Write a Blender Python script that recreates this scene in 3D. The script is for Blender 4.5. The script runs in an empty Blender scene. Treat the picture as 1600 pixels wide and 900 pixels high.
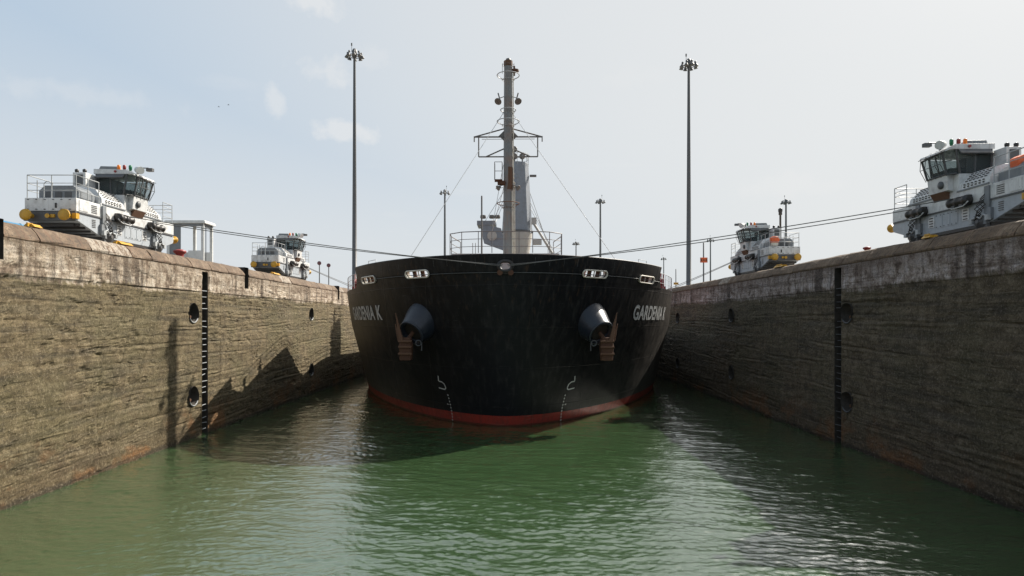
import bpy, bmesh, math, random
import numpy as np
from mathutils import Vector, Matrix
random.seed(7)
PI = math.pi
R = math.radians
S = bpy.context.scene
COL = S.collection

# ------------------------------------------------------------------ camera
cam_d = bpy.data.cameras.new('camera')
cam = bpy.data.objects.new('camera', cam_d)
COL.objects.link(cam)
S.camera = cam
cam.location = (0, 0, 6.3)
cam.rotation_euler = (R(90), 0, 0)
cam_d.lens = 22.5
cam_d.sensor_width = 36
cam_d.shift_x = 0.0031
cam_d.shift_y = 0.0312
cam_d.clip_end = 20000
S.render.resolution_x, S.render.resolution_y = 1024, 576

# ------------------------------------------------------------------ sky, sun, exposure
SUN_DIR = Vector((1.0, 0.84, 1.13)).normalized()      # towards the sun
SUN_EL = math.asin(SUN_DIR.z)
SUN_AZ = math.atan2(SUN_DIR.x, SUN_DIR.y)
world = bpy.data.worlds.new('World')
S.world = world
world.use_nodes = True
wt = world.node_tree
for n in list(wt.nodes): wt.nodes.remove(n)
def wn(t, **k):
    n = wt.nodes.new(t)
    for a, b in k.items(): setattr(n, a, b)
    return n
sky = wn('ShaderNodeTexSky', sky_type='NISHITA', sun_disc=False, sun_elevation=SUN_EL,
         sun_rotation=SUN_AZ, air_density=1.0, dust_density=3.0, ozone_density=1.2, altitude=0)
wout = wn('ShaderNodeOutputWorld')
bg = wn('ShaderNodeBackground'); bg.inputs['Strength'].default_value = 0.085
tc = wn('ShaderNodeTexCoord')
# thin high haze veil that whitens the whole sky, plus sparse small clouds
veil = wn('ShaderNodeMix', data_type='RGBA'); veil.inputs[0].default_value = 0.74
veil.inputs[7].default_value = (4.75, 4.98, 5.15, 1)
wt.links.new(sky.outputs[0], veil.inputs[6])
sep = wn('ShaderNodeSeparateXYZ'); wt.links.new(tc.outputs['Generated'], sep.inputs[0])
def wmath(op, a, b=None):
    n = wn('ShaderNodeMath', operation=op)
    for i, v in enumerate((a, b)):
        if v is None: continue
        if isinstance(v, (int, float)): n.inputs[i].default_value = v
        else: wt.links.new(v, n.inputs[i])
    return n.outputs[0]
# flatten the direction onto a cloud plane
zc = wmath('MAXIMUM', sep.outputs[2], 0.06)
cx = wmath('DIVIDE', sep.outputs[0], zc); cy = wmath('DIVIDE', sep.outputs[1], zc)
comb = wn('ShaderNodeCombineXYZ'); wt.links.new(cx, comb.inputs[0]); wt.links.new(cy, comb.inputs[1])
n1 = wn('ShaderNodeTexNoise'); n1.inputs['Scale'].default_value = 1.35; n1.inputs['Detail'].default_value = 7; n1.inputs['Roughness'].default_value = .55
wt.links.new(comb.outputs[0], n1.inputs['Vector'])
rmp = wn('ShaderNodeValToRGB'); rmp.color_ramp.elements[0].position = .60; rmp.color_ramp.elements[1].position = .78
wt.links.new(n1.outputs[0], rmp.inputs[0])
# small cumulus puffs at chosen directions, ragged by noise
n2 = wn('ShaderNodeTexNoise'); n2.inputs['Scale'].default_value = 22; n2.inputs['Detail'].default_value = 6; n2.inputs['Roughness'].default_value = .6
wt.links.new(tc.outputs['Generated'], n2.inputs['Vector'])
puff = None
for px, py, wx, wy, k in ((545, 206, 34, 12, 1.0), (434, 160, 13, 17, .8), (492, 6, 30, 12, 1.0), (508, 112, 32, 14, .75),
                       (1220, 289, 40, 15, .5), (120, 143, 60, 12, .35), (575, 95, 20, 14, .35), (1275, 292, 30, 7, .4), (1010, 118, 36, 12, .22)):
    d = Vector(((px - 795) / 1000, 1, (500 - py) / 1000)).normalized()
    dx = wmath('DIVIDE', wmath('SUBTRACT', sep.outputs[0], d.x), wx * 1.45 / 1000)
    dz = wmath('DIVIDE', wmath('SUBTRACT', sep.outputs[2], d.z), wy * 1.45 / 1000)
    fr = wmath('GREATER_THAN', sep.outputs[1], 0)
    rr = wmath('SQRT', wmath('ADD', wmath('MULTIPLY', dx, dx), wmath('MULTIPLY', dz, dz)))
    nz = wmath('MULTIPLY', wmath('SUBTRACT', n2.outputs[0], .5), 3.2)
    v = wmath('SUBTRACT', 1.0, wmath('ADD', rr, nz))
    v = wmath('MULTIPLY', wmath('MINIMUM', wmath('MAXIMUM', wmath('MULTIPLY', v, 1.6), 0), 1), k)
    v = wmath('MULTIPLY', v, fr)
    puff = v if puff is None else wmath('MAXIMUM', puff, v)
cl = wmath('MAXIMUM', wmath('MULTIPLY', rmp.outputs[0], .18), wmath('MULTIPLY', puff, .50))
vf = wmath('SUBTRACT', .96, wmath('MULTIPLY', wmath('POWER', wmath('MAXIMUM', sep.outputs[2], 0.0), 2.5), .30))
# the haze is whiter and brighter towards the sun and towards the horizon
vd = wn('ShaderNodeVectorMath', operation='DOT_PRODUCT'); wt.links.new(tc.outputs['Generated'], vd.inputs[0]); vd.inputs[1].default_value = SUN_DIR
def wramp(v, lo, hi):
    m = wn('ShaderNodeMapRange', interpolation_type='SMOOTHSTEP'); wt.links.new(v, m.inputs[0]); m.inputs[1].default_value = lo; m.inputs[2].default_value = hi; return m.outputs[0]
tsun = wramp(vd.outputs['Value'], .05, .85)
thor = wmath('MULTIPLY', wmath('SUBTRACT', 1.0, wramp(sep.outputs[2], .05, .50)), .85)
vc = wn('ShaderNodeMix', data_type='RGBA'); wt.links.new(wmath('MAXIMUM', tsun, thor), vc.inputs[0])
vc.inputs[6].default_value = (3.05, 3.95, 4.95, 1); vc.inputs[7].default_value = (5.15, 5.30, 5.34, 1); 
# bright aureole of hazy air round the sun (the sun itself is outside the frame)
au = wmath('POWER', wmath('MAXIMUM', wmath('DIVIDE', wmath('SUBTRACT', vd.outputs['Value'], .935), .065), 0.0), 2.0)
aug = wn('ShaderNodeVectorMath', operation='SCALE'); aug.inputs[0].default_value = (45, 43, 40); wt.links.new(au, aug.inputs['Scale'])
vsum = wn('ShaderNodeVectorMath', operation='ADD'); wt.links.new(vc.outputs[2], vsum.inputs[0]); wt.links.new(aug.outputs[0], vsum.inputs[1])
wt.links.new(vsum.outputs[0], veil.inputs[7])
wt.links.new(vf, veil.inputs[0])
cm = wn('ShaderNodeMix', data_type='RGBA'); cm.inputs[7].default_value = (5.75, 5.75, 5.7, 1)
wt.links.new(cl, cm.inputs[0]); wt.links.new(veil.outputs[2], cm.inputs[6])
wt.links.new(cm.outputs[2], bg.inputs[0])
wt.links.new(bg.outputs[0], wout.inputs[0])

sun_d = bpy.data.lights.new('sun', 'SUN'); sun_d.energy = 5.0; sun_d.angle = R(.5); sun_d.color = (1, .93, .82)
sun = bpy.data.objects.new('sun', sun_d); COL.objects.link(sun)
sun.rotation_euler = SUN_DIR.to_track_quat('Z', 'Y').to_euler()
S.view_settings.view_transform = 'Standard'
S.view_settings.look = 'None'
S.view_settings.exposure = 0.8
S.view_settings.gamma = 1
S.view_settings.use_curve_mapping = False

# ------------------------------------------------------------------ materials
MATS = {}
class NT:
    def __init__(s, name):
        s.m = bpy.data.materials.new(name); s.m.use_nodes = True
        s.t = s.m.node_tree; s.b = s.t.nodes['Principled BSDF']
        s.out = s.t.nodes['Material Output']
        MATS[name] = s.m
    def n(s, t, **k):
        x = s.t.nodes.new(t)
        for a, b in k.items(): setattr(x, a, b)
        return x
    def l(s, a, b): s.t.links.new(a, b)
    def put(s, sock, v):
        if isinstance(v, (int, float)): sock.default_value = v
        elif isinstance(v, tuple): sock.default_value = v if len(v) == len(sock.default_value) else (*v, 1)
        else: s.l(v, sock)
    def math(s, op, a, b=0.0, clamp=False):
        x = s.n('ShaderNodeMath', operation=op, use_clamp=clamp); s.put(x.inputs[0], a); s.put(x.inputs[1], b); return x.outputs[0]
    def co(s, kind='Object', scale=(1, 1, 1), loc=(0, 0, 0)):
        if kind == 'World': o = s.n('ShaderNodeNewGeometry').outputs['Position']
        else: o = s.n('ShaderNodeTexCoord').outputs[kind]
        mp = s.n('ShaderNodeMapping'); s.l(o, mp.inputs[0]); mp.inputs['Scale'].default_value = scale; mp.inputs['Location'].default_value = loc
        return mp.outputs[0]
    def noise(s, vec, sc, det=5, ro=.55, dist=0):
        x = s.n('ShaderNodeTexNoise'); s.l(vec, x.inputs['Vector']); x.inputs['Scale'].default_value = sc
        x.inputs['Detail'].default_value = det; x.inputs['Roughness'].default_value = ro; x.inputs['Distortion'].default_value = dist
        return x.outputs[0]
    def ramp(s, v, stops):
        x = s.n('ShaderNodeValToRGB'); s.l(v, x.inputs[0]); e = x.color_ramp.elements
        while len(e) < len(stops): e.new(.5)
        for q, (p, c) in zip(e, stops):
            q.position = p; q.color = (c, c, c, 1) if isinstance(c, (int, float)) else (*c, 1)
        return x.outputs[0]
    def mix(s, f, a, b, mode='MIX'):
        x = s.n('ShaderNodeMix', data_type='RGBA', blend_type=mode); s.put(x.inputs[0], f); s.put(x.inputs[6], a); s.put(x.inputs[7], b); return x.outputs[2]
    def bump(s, h, st=.3, d=.02, prev=None):
        x = s.n('ShaderNodeBump'); x.inputs['Strength'].default_value = st; x.inputs['Distance'].default_value = d; s.l(h, x.inputs['Height'])
        if prev is not None: s.l(prev, x.inputs['Normal'])
        return x.outputs[0]
    def fin(s, col=None, rough=None, nor=None, metal=None):
        if col is not None: s.put(s.b.inputs['Base Color'], col)
        if rough is not None: s.put(s.b.inputs['Roughness'], rough)
        if nor is not None: s.l(nor, s.b.inputs['Normal'])
        if metal is not None: s.b.inputs['Metallic'].default_value = metal
        return s.m

def paint(name, c, rough=.45, dirt=(.12, .09, .06), amt=.45, sc=2.5, metal=0.0, bump=.08):
    a = NT(name); v = a.co('World')
    n = a.noise(v, sc, 6, .65); st = a.noise(a.co('World', (3, 3, .35)), 2.2, 5, .6)
    f = a.math('MULTIPLY', a.ramp(n, [(.45, 0), (.75, 1)]), amt)
    g = a.math('MULTIPLY', a.ramp(st, [(.52, 0), (.8, 1)]), amt * .9)
    col = a.mix(a.math('MAXIMUM', f, g), c, dirt)
    fine = a.noise(v, 30, 3, .5)
    col = a.mix(a.math('MULTIPLY', fine, .18), col, tuple(x * .6 for x in c))
    ro = a.math('ADD', a.math('MULTIPLY', n, .25), rough - .12)
    return a.fin(col, ro, a.bump(n, bump, .02), metal)

paint('loco_white', (.58, .585, .58), .42, (.13, .115, .10), .62)
paint('loco_grey', (.17, .185, .20), .5, (.10, .09, .08), .5)
paint('loco_blue_grey', (.34, .37, .40), .45, (.15, .14, .13), .35)
paint('dark_grey', (.07, .075, .08), .5, (.10, .07, .05), .5)
paint('black_iron', (.018, .017, .016), .45, (.06, .04, .03), .6)
paint('rail_paint', (.36, .38, .39), .45, (.2, .15, .1), .4)
paint('yellow_paint', (.50, .27, .015), .45, (.2, .1, .03), .5)
paint('orange_paint', (.70, .12, .03), .5, (.2, .08, .04), .4)
paint('red_paint', (.26, .03, .028), .45, (.15, .04, .03), .4)
paint('dusky_red', (.16, .07, .08), .6, (.1, .06, .06), .5)
paint('green_lamp', (.01, .16, .07), .3, (.02, .05, .03), .2)
paint('amber_lamp', (.85, .22, .02), .3, (.3, .1, .03), .2)
paint('blue_paint', (.03, .16, .30), .5, (.05, .1, .12), .4)
paint('cream_paint', (.62, .58, .50), .5, (.28, .16, .08), .55)
paint('mast_paint', (.17, .175, .175), .5, (.28, .13, .06), .5, 1.3)
paint('mast_dark', (.12, .12, .115), .5, (.2, .09, .04), .45)
paint('rust', (.085, .036, .016), .8, (.07, .03, .02), .8, 4, bump=.6)
paint('rust_light', (.115, .058, .030), .8, (.12, .05, .03), .7, 4, bump=.5)
paint('crane_grey', (.20, .22, .25), .45, (.10, .09, .08), .4)
paint('crane_white', (.42, .40, .37), .5, (.3, .2, .12), .45)
paint('bolster_blue', (.018, .023, .034), .33, (.06, .06, .065), .5, 2.0)
paint('steel_pole', (.085, .09, .095), .5, (.14, .10, .07), .35)
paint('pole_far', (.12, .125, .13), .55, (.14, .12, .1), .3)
paint('booth_white', (.60, .61, .60), .6, (.25, .22, .18), .4)
paint('deck_red', (.16, .045, .03), .6, (.07, .03, .02), .5)
paint('white_mark', (.62, .62, .60), .55, (.15, .14, .13), .6, 9)
paint('name_mark', (.50, .50, .49), .55, (.10, .10, .095), .75, 5)
paint('hatch_green', (.14, .17, .13), .6, (.2, .1, .06), .5)
paint('bird_dark', (.03, .03, .03), .8)
paint('rope_grey', (.10, .10, .095), .7, (.05, .04, .03), .6, 12)

g = NT('glass_dark'); g.b.inputs['Base Color'].default_value = (.02, .035, .035, 1); g.b.inputs['Roughness'].default_value = .06
g.b.inputs['Metallic'].default_value = 0; g.b.inputs['Specular IOR Level'].default_value = .9
g = NT('glass_clear'); g.b.inputs['Base Color'].default_value = (.40, .45, .455, 1); g.b.inputs['Roughness'].default_value = .03
g.b.inputs['Transmission Weight'].default_value = .92; g.b.inputs['IOR'].default_value = 1.08
g = NT('lens_glass'); g.b.inputs['Base Color'].default_value = (.5, .52, .52, 1); g.b.inputs['Roughness'].default_value = .2

# --- concrete of the lock walls
def wall_material(name, tint=(1, 1, 1)):
    a = NT(name); w = a.co('World')
    sx = a.n('ShaderNodeSeparateXYZ'); a.l(a.n('ShaderNodeNewGeometry').outputs['Position'], sx.inputs[0]); z = sx.outputs[2]
    def mrange(v, lo, hi):
        m = a.n('ShaderNodeMapRange'); a.put(m.inputs[0], v); m.inputs[1].default_value = lo; m.inputs[2].default_value = hi; return m.outputs[0]
    def wob(n, k): return a.math('MULTIPLY', a.math('SUBTRACT', n, .5), k)
    big = a.noise(w, .33, 5, .6); mid = a.noise(w, 1.9, 8, .70); fine = a.noise(w, 11, 8, .78); grit = a.noise(w, 34, 3, .7)
    hor = a.noise(a.co('World', (1, .16, 2.2)), 1.3, 8, .66); hor2 = a.noise(a.co('World', (1, .20, 1.6), (0, 5, 3)), 1.1, 6, .6)
    ver = a.noise(a.co('World', (1, 2.6, .16)), 1.6, 7, .66); ver2 = a.noise(a.co('World', (1, 1.0, .05), (0, 13, 0)), 1.05, 4, .55)
    low = a.ramp(mid, [(.32, (.060, .043, .024)), (.45, (.114, .086, .047)), (.56, (.162, .125, .070)), (.72, (.24, .195, .120))])
    low = a.mix(a.ramp(hor, [(.38, .65), (.52, 0)]), low, (.050, .043, .030))
    low = a.mix(a.ramp(hor2, [(.54, 0), (.66, .45)]), low, (.17, .145, .095))
    low = a.mix(a.ramp(big, [(.45, 0), (.62, .5)]), low, (.105, .092, .044))
    ln = a.math('ABSOLUTE', a.math('SUBTRACT', hor2, .5))
    lines = a.math('MULTIPLY', a.ramp(ln, [(.0, 1), (.010, 0)]), a.ramp(big, [(.42, 0), (.52, 1)]))
    low = a.mix(a.math('MULTIPLY', lines, .7), low, (.022, .018, .013))
    up = a.ramp(mid, [(.36, (.11, .076, .054)), (.44, (.27, .21, .155)), (.51, (.45, .375, .29)), (.62, (.62, .55, .46))])
    up = a.mix(a.ramp(ver, [(.50, 0), (.64, .72)]), up, (.105, .070, .048))
    up = a.mix(a.ramp(ver2, [(.57, 0), (.62, .75)]), up, (.05, .038, .030))
    up = a.mix(a.ramp(hor, [(.40, .55), (.50, 0)]), up, (.12, .085, .06))
    tb = mrange(a.math('ADD', z, wob(mid, 2.4)), 8.35, 9.25)
    up = a.mix(a.math('MULTIPLY', tb, .6), up, (.12, .082, .054))
    m = mrange(a.math('ADD', z, a.math('ADD', wob(ver, 1.0), wob(big, 1.2))), 7.72, 7.90)
    col = a.mix(m, low, up)
    wl = mrange(a.math('ADD', z, wob(mid, 2.6)), 2.0, .2)
    col = a.mix(a.math('MULTIPLY', wl, .6), col, (.085, .058, .030))
    oy = a.noise(a.co('World', (1, .6, .9), (0, 4, 0)), .55, 4, .6)
    orange = a.math('MULTIPLY', a.ramp(oy, [(.50, 0), (.60, 1)]), wl)
    col = a.mix(a.math('MULTIPLY', orange, .7), col, (.22, .095, .03))
    wet = mrange(a.math('ADD', z, wob(mid, .5)), .28, .12)
    col = a.mix(a.math('MULTIPLY', wet, .7), col, (.022, .018, .012))
    col = a.mix(a.ramp(fine, [(.37, .8), (.46, 0)]), col, (.026, .022, .016))
    col = a.mix(a.ramp(fine, [(.54, 0), (.63, .45)]), col, (.37, .31, .22))
    col = a.mix(a.ramp(grit, [(.38, .5), (.49, 0)]), col, (.04, .034, .026))
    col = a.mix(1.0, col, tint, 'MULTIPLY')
    h1 = a.bump(hor, .6, .06); h2 = a.bump(fine, 1.0, .075, h1); h3 = a.bump(grit, .7, .02, h2)
    a.b.inputs['Specular IOR Level'].default_value = .25
    a.fin(col, .9, h3)
wall_material('lock_concrete')
wall_material('lock_concrete_shaded', (.88, .88, 1.02))  # copy for the shaded right wall, shade tint put into the colour

a = NT('coping_concrete'); w = a.co('World'); oi = a.n('ShaderNodeObjectInfo').outputs['Random']
mid = a.noise(w, 1.4, 8, .65); fine = a.noise(w, 10, 6, .65)
run = a.noise(a.co('World', (.5, 3.2, .5)), 1.3, 5, .6)
c = a.ramp(mid, [(.3, (.050, .032, .019)), (.52, (.118, .078, .046)), (.72, (.21, .155, .105))])
c = a.mix(a.ramp(run, [(.5, 0), (.7, .6)]), c, (.12, .06, .035))
patch = a.math('MULTIPLY', a.ramp(oi, [(.88, 0), (.90, 1)]), a.ramp(a.noise(a.co('World', (1, 2, 1)), 2.6, 6, .7), [(.42, 0), (.52, .8)]))
c = a.mix(patch, c, (.33, .29, .24))
c = a.mix(a.ramp(fine, [(.40, .7), (.49, 0)]), c, (.04, .027, .018))
a.fin(c, .85, a.bump(fine, .6, .03, a.bump(mid, .5, .05)))

a = NT('apron_concrete'); w = a.co('World'); mid = a.noise(w, .6, 8, .65); fine = a.noise(w, 14, 5, .6)
a.fin(a.mix(a.math('MULTIPLY', fine, .4), a.ramp(mid, [(.3, (.26, .24, .21)), (.7, (.42, .40, .36))]), (.12, .11, .1)), .85, a.bump(fine, .3, .01))
a = NT('grass_ground'); w = a.co('World'); mid = a.noise(w, .05, 8, .65); fine = a.noise(w, 3, 6, .6)
a.fin(a.mix(fine, a.ramp(mid, [(.3, (.04, .065, .02)), (.7, (.085, .10, .04))]), (.03, .045, .015)), .9, a.bump(fine, .6, .1))
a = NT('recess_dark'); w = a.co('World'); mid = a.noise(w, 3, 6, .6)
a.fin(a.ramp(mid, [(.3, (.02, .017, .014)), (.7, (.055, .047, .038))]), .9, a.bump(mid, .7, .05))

# --- water
a = NT('green_water'); geo = a.co('World', (.50, 1.3, 1)); geo2 = a.co('World', (.62, 1.7, 1)); geo3 = a.co('World', (1.0, 1.9, 1))
w3 = a.noise(geo3, 7.0, 4, .62, .5)
hh = w3
murk = a.noise(a.co('World'), .16, 4, .6)
a.b.inputs['IOR'].default_value = 1.7; a.b.inputs['Specular IOR Level'].default_value = .9
a.b.inputs['Coat Weight'].default_value = 1.0; a.b.inputs['Coat IOR'].default_value = 1.5; a.b.inputs['Coat Roughness'].default_value = .03
a.fin(a.ramp(murk, [(.3, (.030, .062, .024)), (.7, (.040, .074, .031))]), .035, a.bump(hh, 1.0, .011))
a.l(a.b.inputs['Normal'].links[0].from_socket, a.b.inputs['Coat Normal'])

# --- ship hull
a = NT('hull_black'); o = a.co('Object'); sx = a.n('ShaderNodeSeparateXYZ'); a.l(a.n('ShaderNodeTexCoord').outputs['Object'], sx.inputs[0]); z = sx.outputs[2]
n = a.noise(o, .8, 7, .6); st = a.noise(a.co('Object', (2.2, 2.2, .25)), 1.6, 6, .6); fn = a.noise(o, 14, 4, .6)
sheen_noise = a.noise(a.co('Object', (.6, .6, .35)), .7, 5, .6)
bl = a.mix(a.ramp(st, [(.5, 0), (.75, .55)]), (.0070, .0072, .0085), (.040, .038, .036))
bl = a.mix(a.ramp(n, [(.52, 0), (.72, .35)]), bl, (.016, .016, .018))
run = a.noise(a.co('Object', (3.5, 3.5, .16), (3, 1, 0)), 1.5, 5, .6)
top = a.n('ShaderNodeMapRange'); a.l(z, top.inputs[0]); top.inputs[1].default_value = 4.0; top.inputs[2].default_value = 9.0
bl = a.mix(a.math('MULTIPLY', a.ramp(run, [(.58, 0), (.68, .7)]), top.outputs[0]), bl, (.055, .034, .022))
scr = a.noise(a.co('Object', (.5, .5, 5), (0, 7, 0)), 2.4, 7, .7)
bl = a.mix(a.ramp(scr, [(.63, 0), (.70, .55)]), bl, (.075, .072, .068))
sb = a.n('ShaderNodeMapRange'); a.l(a.math('ADD', z, a.math('MULTIPLY', a.math('SUBTRACT', sheen_noise, .5), 5.0)), sb.inputs[0]); sb.inputs[1].default_value = 4.6; sb.inputs[2].default_value = .8
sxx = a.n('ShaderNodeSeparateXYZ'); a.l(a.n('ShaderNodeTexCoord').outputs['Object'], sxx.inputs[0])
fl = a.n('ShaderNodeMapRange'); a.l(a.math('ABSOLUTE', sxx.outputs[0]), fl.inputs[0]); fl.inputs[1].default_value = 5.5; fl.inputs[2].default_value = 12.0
bloom_sheen = a.math('MULTIPLY', a.math('MULTIPLY', sb.outputs[0], fl.outputs[0]), a.ramp(st, [(.35, .25), (.6, .9)]))
bl = a.mix(bloom_sheen, bl, (.15, .145, .135))  # salt bloom plus the flank's grey lit sheen, painted into the colour
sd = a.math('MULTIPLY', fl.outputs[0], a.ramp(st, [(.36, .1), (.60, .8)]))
bl = a.mix(sd, bl, (.075, .064, .053))  # brown dust tint on the flanks, strengthened for the painted sheen
rd = a.mix(a.ramp(st, [(.42, 0), (.62, .75)]), (.30, .036, .024), (.15, .036, .026))
rd = a.mix(a.ramp(scr, [(.58, 0), (.66, .6)]), rd, (.26, .12, .09))
zz = a.math('ADD', z, a.math('MULTIPLY', a.math('SUBTRACT', fn, .5), .05))
f = a.math('GREATER_THAN', zz, .66)
col = a.mix(f, rd, bl)
wet = a.math('LESS_THAN', a.math('ADD', z, a.math('MULTIPLY', a.math('SUBTRACT', st, .5), .3)), .12)
col = a.mix(a.math('MULTIPLY', wet, .7), col, (.03, .025, .015))
weld = a.noise(a.co('Object', (.5, .5, .5)), .9, 2, .5)
seam = a.math('ABSOLUTE', a.math('SUBTRACT', a.math('FRACT', a.math('DIVIDE', z, 2.35)), .5))
seamx = a.math('ABSOLUTE', a.math('SUBTRACT', a.math('FRACT', a.math('DIVIDE', sxx.outputs[0], 3.1)), .5))
sm = a.ramp(a.math('MINIMUM', seam, seamx), [(.0, 1), (.012, 0)])
dent = a.n('ShaderNodeTexVoronoi', feature='SMOOTH_F1'); a.l(a.co('Object', (1.3, 1.3, 1.3)), dent.inputs['Vector']); dent.inputs['Scale'].default_value = 1.0
a.b.inputs['Specular IOR Level'].default_value = .22
a.fin(col, a.math('ADD', a.math('MULTIPLY', st, .3), .32), a.bump(sm, .5, .02, a.bump(dent.outputs[0], .25, .06, a.bump(weld, .35, .12, a.bump(fn, .08, .01)))))
M = MATS

# ------------------------------------------------------------------ mesh helpers
class MB:
    def __init__(s): s.v = []; s.f = []; s.sm = []; s.mi = []
    def add(s, vs, fs, smooth=False, mi=0):
        o = len(s.v); s.v += [tuple(p) for p in vs]
        for f in fs: s.f.append(tuple(i + o for i in f)); s.sm.append(smooth); s.mi.append(mi)
    def box(s, x0, x1, y0, y1, z0, z1, mi=0, rot=None, c=None):
        if x0 > x1: x0, x1 = x1, x0
        if y0 > y1: y0, y1 = y1, y0
        vs = [Vector((x, y, z)) for z in (z0, z1) for y in (y0, y1) for x in (x0, x1)]
        if rot is not None:
            cc = Vector(c) if c else Vector(((x0 + x1) / 2, (y0 + y1) / 2, (z0 + z1) / 2))
            vs = [rot @ (v - cc) + cc for v in vs]
        s.add(vs, [(0, 2, 3, 1), (4, 5, 7, 6), (0, 1, 5, 4), (2, 6, 7, 3), (0, 4, 6, 2), (1, 3, 7, 5)], False, mi)
    def prism(s, poly, ax, a0, a1, mi=0):
        # poly in the two other axes (cyclic order), extruded along axis ax
        n = len(poly); vs = []
        for a_ in (a0, a1):
            for p in poly:
                if ax == 0: vs.append((a_, p[0], p[1]))
                elif ax == 1: vs.append((p[0], a_, p[1]))
                else: vs.append((p[0], p[1], a_))
        fs = [tuple(range(n))[::-1], tuple(range(n, 2 * n))] + [(i, (i + 1) % n, n + (i + 1) % n, n + i) for i in range(n)]
        s.add(vs, fs, False, mi)
    def tube(s, pts, r, n=8, cap=True, closed=False, mi=0, smooth=True):
        pts = [Vector(p) for p in pts]; m = len(pts); rs = r if isinstance(r, (list, tuple)) else [r] * m
        rings = []; up = None
        for i, p in enumerate(pts):
            if closed: t = pts[(i + 1) % m] - pts[i - 1]
            else: t = pts[min(i + 1, m - 1)] - pts[max(i - 1, 0)]
            t.normalize()
            if up is None:
                up = Vector((0, 0, 1)) if abs(t.z) < .9 else Vector((1, 0, 0))
            e1 = t.cross(up)
            if e1.length < 1e-4: e1 = t.cross(Vector((0, 1, 0)))
            e1.normalize(); e2 = e1.cross(t).normalized(); up = e2
            rings.append([p + (e1 * math.cos(2 * PI * k / n) + e2 * math.sin(2 * PI * k / n)) * rs[i] for k in range(n)])
        vs = [v for rg in rings for v in rg]; fs = []
        for i in range(m if closed else m - 1):
            j = (i + 1) % m
            for k in range(n): fs.append((i * n + k, i * n + (k + 1) % n, j * n + (k + 1) % n, j * n + k))
        s.add(vs, fs, smooth, mi)
        if cap and not closed:
            s.add(rings[0], [tuple(range(n))[::-1]], False, mi); s.add(rings[-1], [tuple(range(n))], False, mi)
    def bar(s, a, b, r, n=6, mi=0): s.tube([a, b], r, n, mi=mi)
    def ring(s, c, r, tr, n=20, axis=2, k=5, mi=0):
        pts = []
        for i in range(n):
            t = 2 * PI * i / n; p = [0, 0, 0]; p[(axis + 1) % 3] = r * math.cos(t); p[(axis + 2) % 3] = r * math.sin(t)
            pts.append(Vector(c) + Vector(p))
        s.tube(pts, tr, k, closed=True, mi=mi)
    def lathe(s, prof, c=(0, 0, 0), d=(0, 0, 1), n=16, mi=0):
        # prof: list of (radius, distance along d)
        d = Vector(d).normalized(); up = Vector((0, 0, 1)) if abs(d.z) < .9 else Vector((1, 0, 0))
        e1 = d.cross(up).normalized(); e2 = e1.cross(d).normalized(); c = Vector(c)
        vs = []; fs = []
        for (r, h) in prof:
            for k in range(n):
                t = 2 * PI * k / n; vs.append(c + d * h + (e1 * math.cos(t) + e2 * math.sin(t)) * max(r, 1e-4))
        for i in range(len(prof) - 1):
            for k in range(n): fs.append((i * n + k, i * n + (k + 1) % n, (i + 1) * n + (k + 1) % n, (i + 1) * n + k))
        s.add(vs, fs, True, mi)
        if prof[0][0] > 1e-3: s.add(vs[:n], [tuple(range(n))[::-1]], False, mi)
        if prof[-1][0] > 1e-3: s.add(vs[-n:], [tuple(range(n))], False, mi)
    def mesh(s, name, mats):
        me = bpy.data.meshes.new(name); me.from_pydata(s.v, [], s.f)
        for m in (mats if isinstance(mats, (list, tuple)) else [mats]): me.materials.append(M[m] if isinstance(m, str) else m)
        me.polygons.foreach_set('use_smooth', s.sm); me.polygons.foreach_set('material_index', s.mi)
        bm = bmesh.new(); bm.from_mesh(me); bmesh.ops.recalc_face_normals(bm, faces=bm.faces); bm.to_mesh(me); bm.free()
        me.update(); return me
    def build(s, name, mats, parent=None, bevel=0):
        me = s.mesh(name, mats); o = bpy.data.objects.new(name, me); COL.objects.link(o)
        if parent is not None: o.parent = parent
        if bevel:
            b = o.modifiers.new('bevel', 'BEVEL'); b.width = bevel; b.segments = 2; b.limit_method = 'ANGLE'
        return o
def tag(o, label=None, cat=None, group=None, kind=None):
    if label: o['label'] = label
    if cat: o['category'] = cat
    if group: o['group'] = group
    if kind: o['kind'] = kind
    return o
def thing(name, loc, label, cat, group=None, rz=0):
    o = bpy.data.objects.new(name, None); o.empty_display_size = .3; COL.objects.link(o)
    o.location = loc; o.rotation_euler = (0, 0, rz); return tag(o, label, cat, group)
def copy_tree(o, parent=None):
    c = o.copy(); COL.objects.link(c)
    if parent is not None: c.parent = parent
    for ch in list(o.children): copy_tree(ch, c)
    return c
def sheet(name, x0, x1, y0, y1, z, mat, kind='structure'):
    b = MB(); b.add([(x0, y0, z), (x1, y0, z), (x1, y1, z), (x0, y1, z)], [(0, 1, 2, 3)]); o = b.build(name, mat); o['kind'] = kind; return o

# ------------------------------------------------------------------ numpy value noise
def vnoise(x, y, seed):
    rs = np.random.RandomState(seed); T = rs.rand(256, 256)
    xi = np.floor(x).astype(int); yi = np.floor(y).astype(int); fx = x - xi; fy = y - yi
    fx = fx * fx * (3 - 2 * fx); fy = fy * fy * (3 - 2 * fy)
    a00 = T[xi % 256, yi % 256]; a10 = T[(xi + 1) % 256, yi % 256]; a01 = T[xi % 256, (yi + 1) % 256]; a11 = T[(xi + 1) % 256, (yi + 1) % 256]
    return (a00 * (1 - fx) + a10 * fx) * (1 - fy) + (a01 * (1 - fx) + a11 * fx) * fy
def fbm(x, y, seed, oct=4, g=.5):
    r = 0; amp = 1; tot = 0
    for k in range(oct): r = r + amp * vnoise(x * 2 ** k, y * 2 ** k, seed + k); tot += amp; amp *= g
    return r / tot

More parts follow.
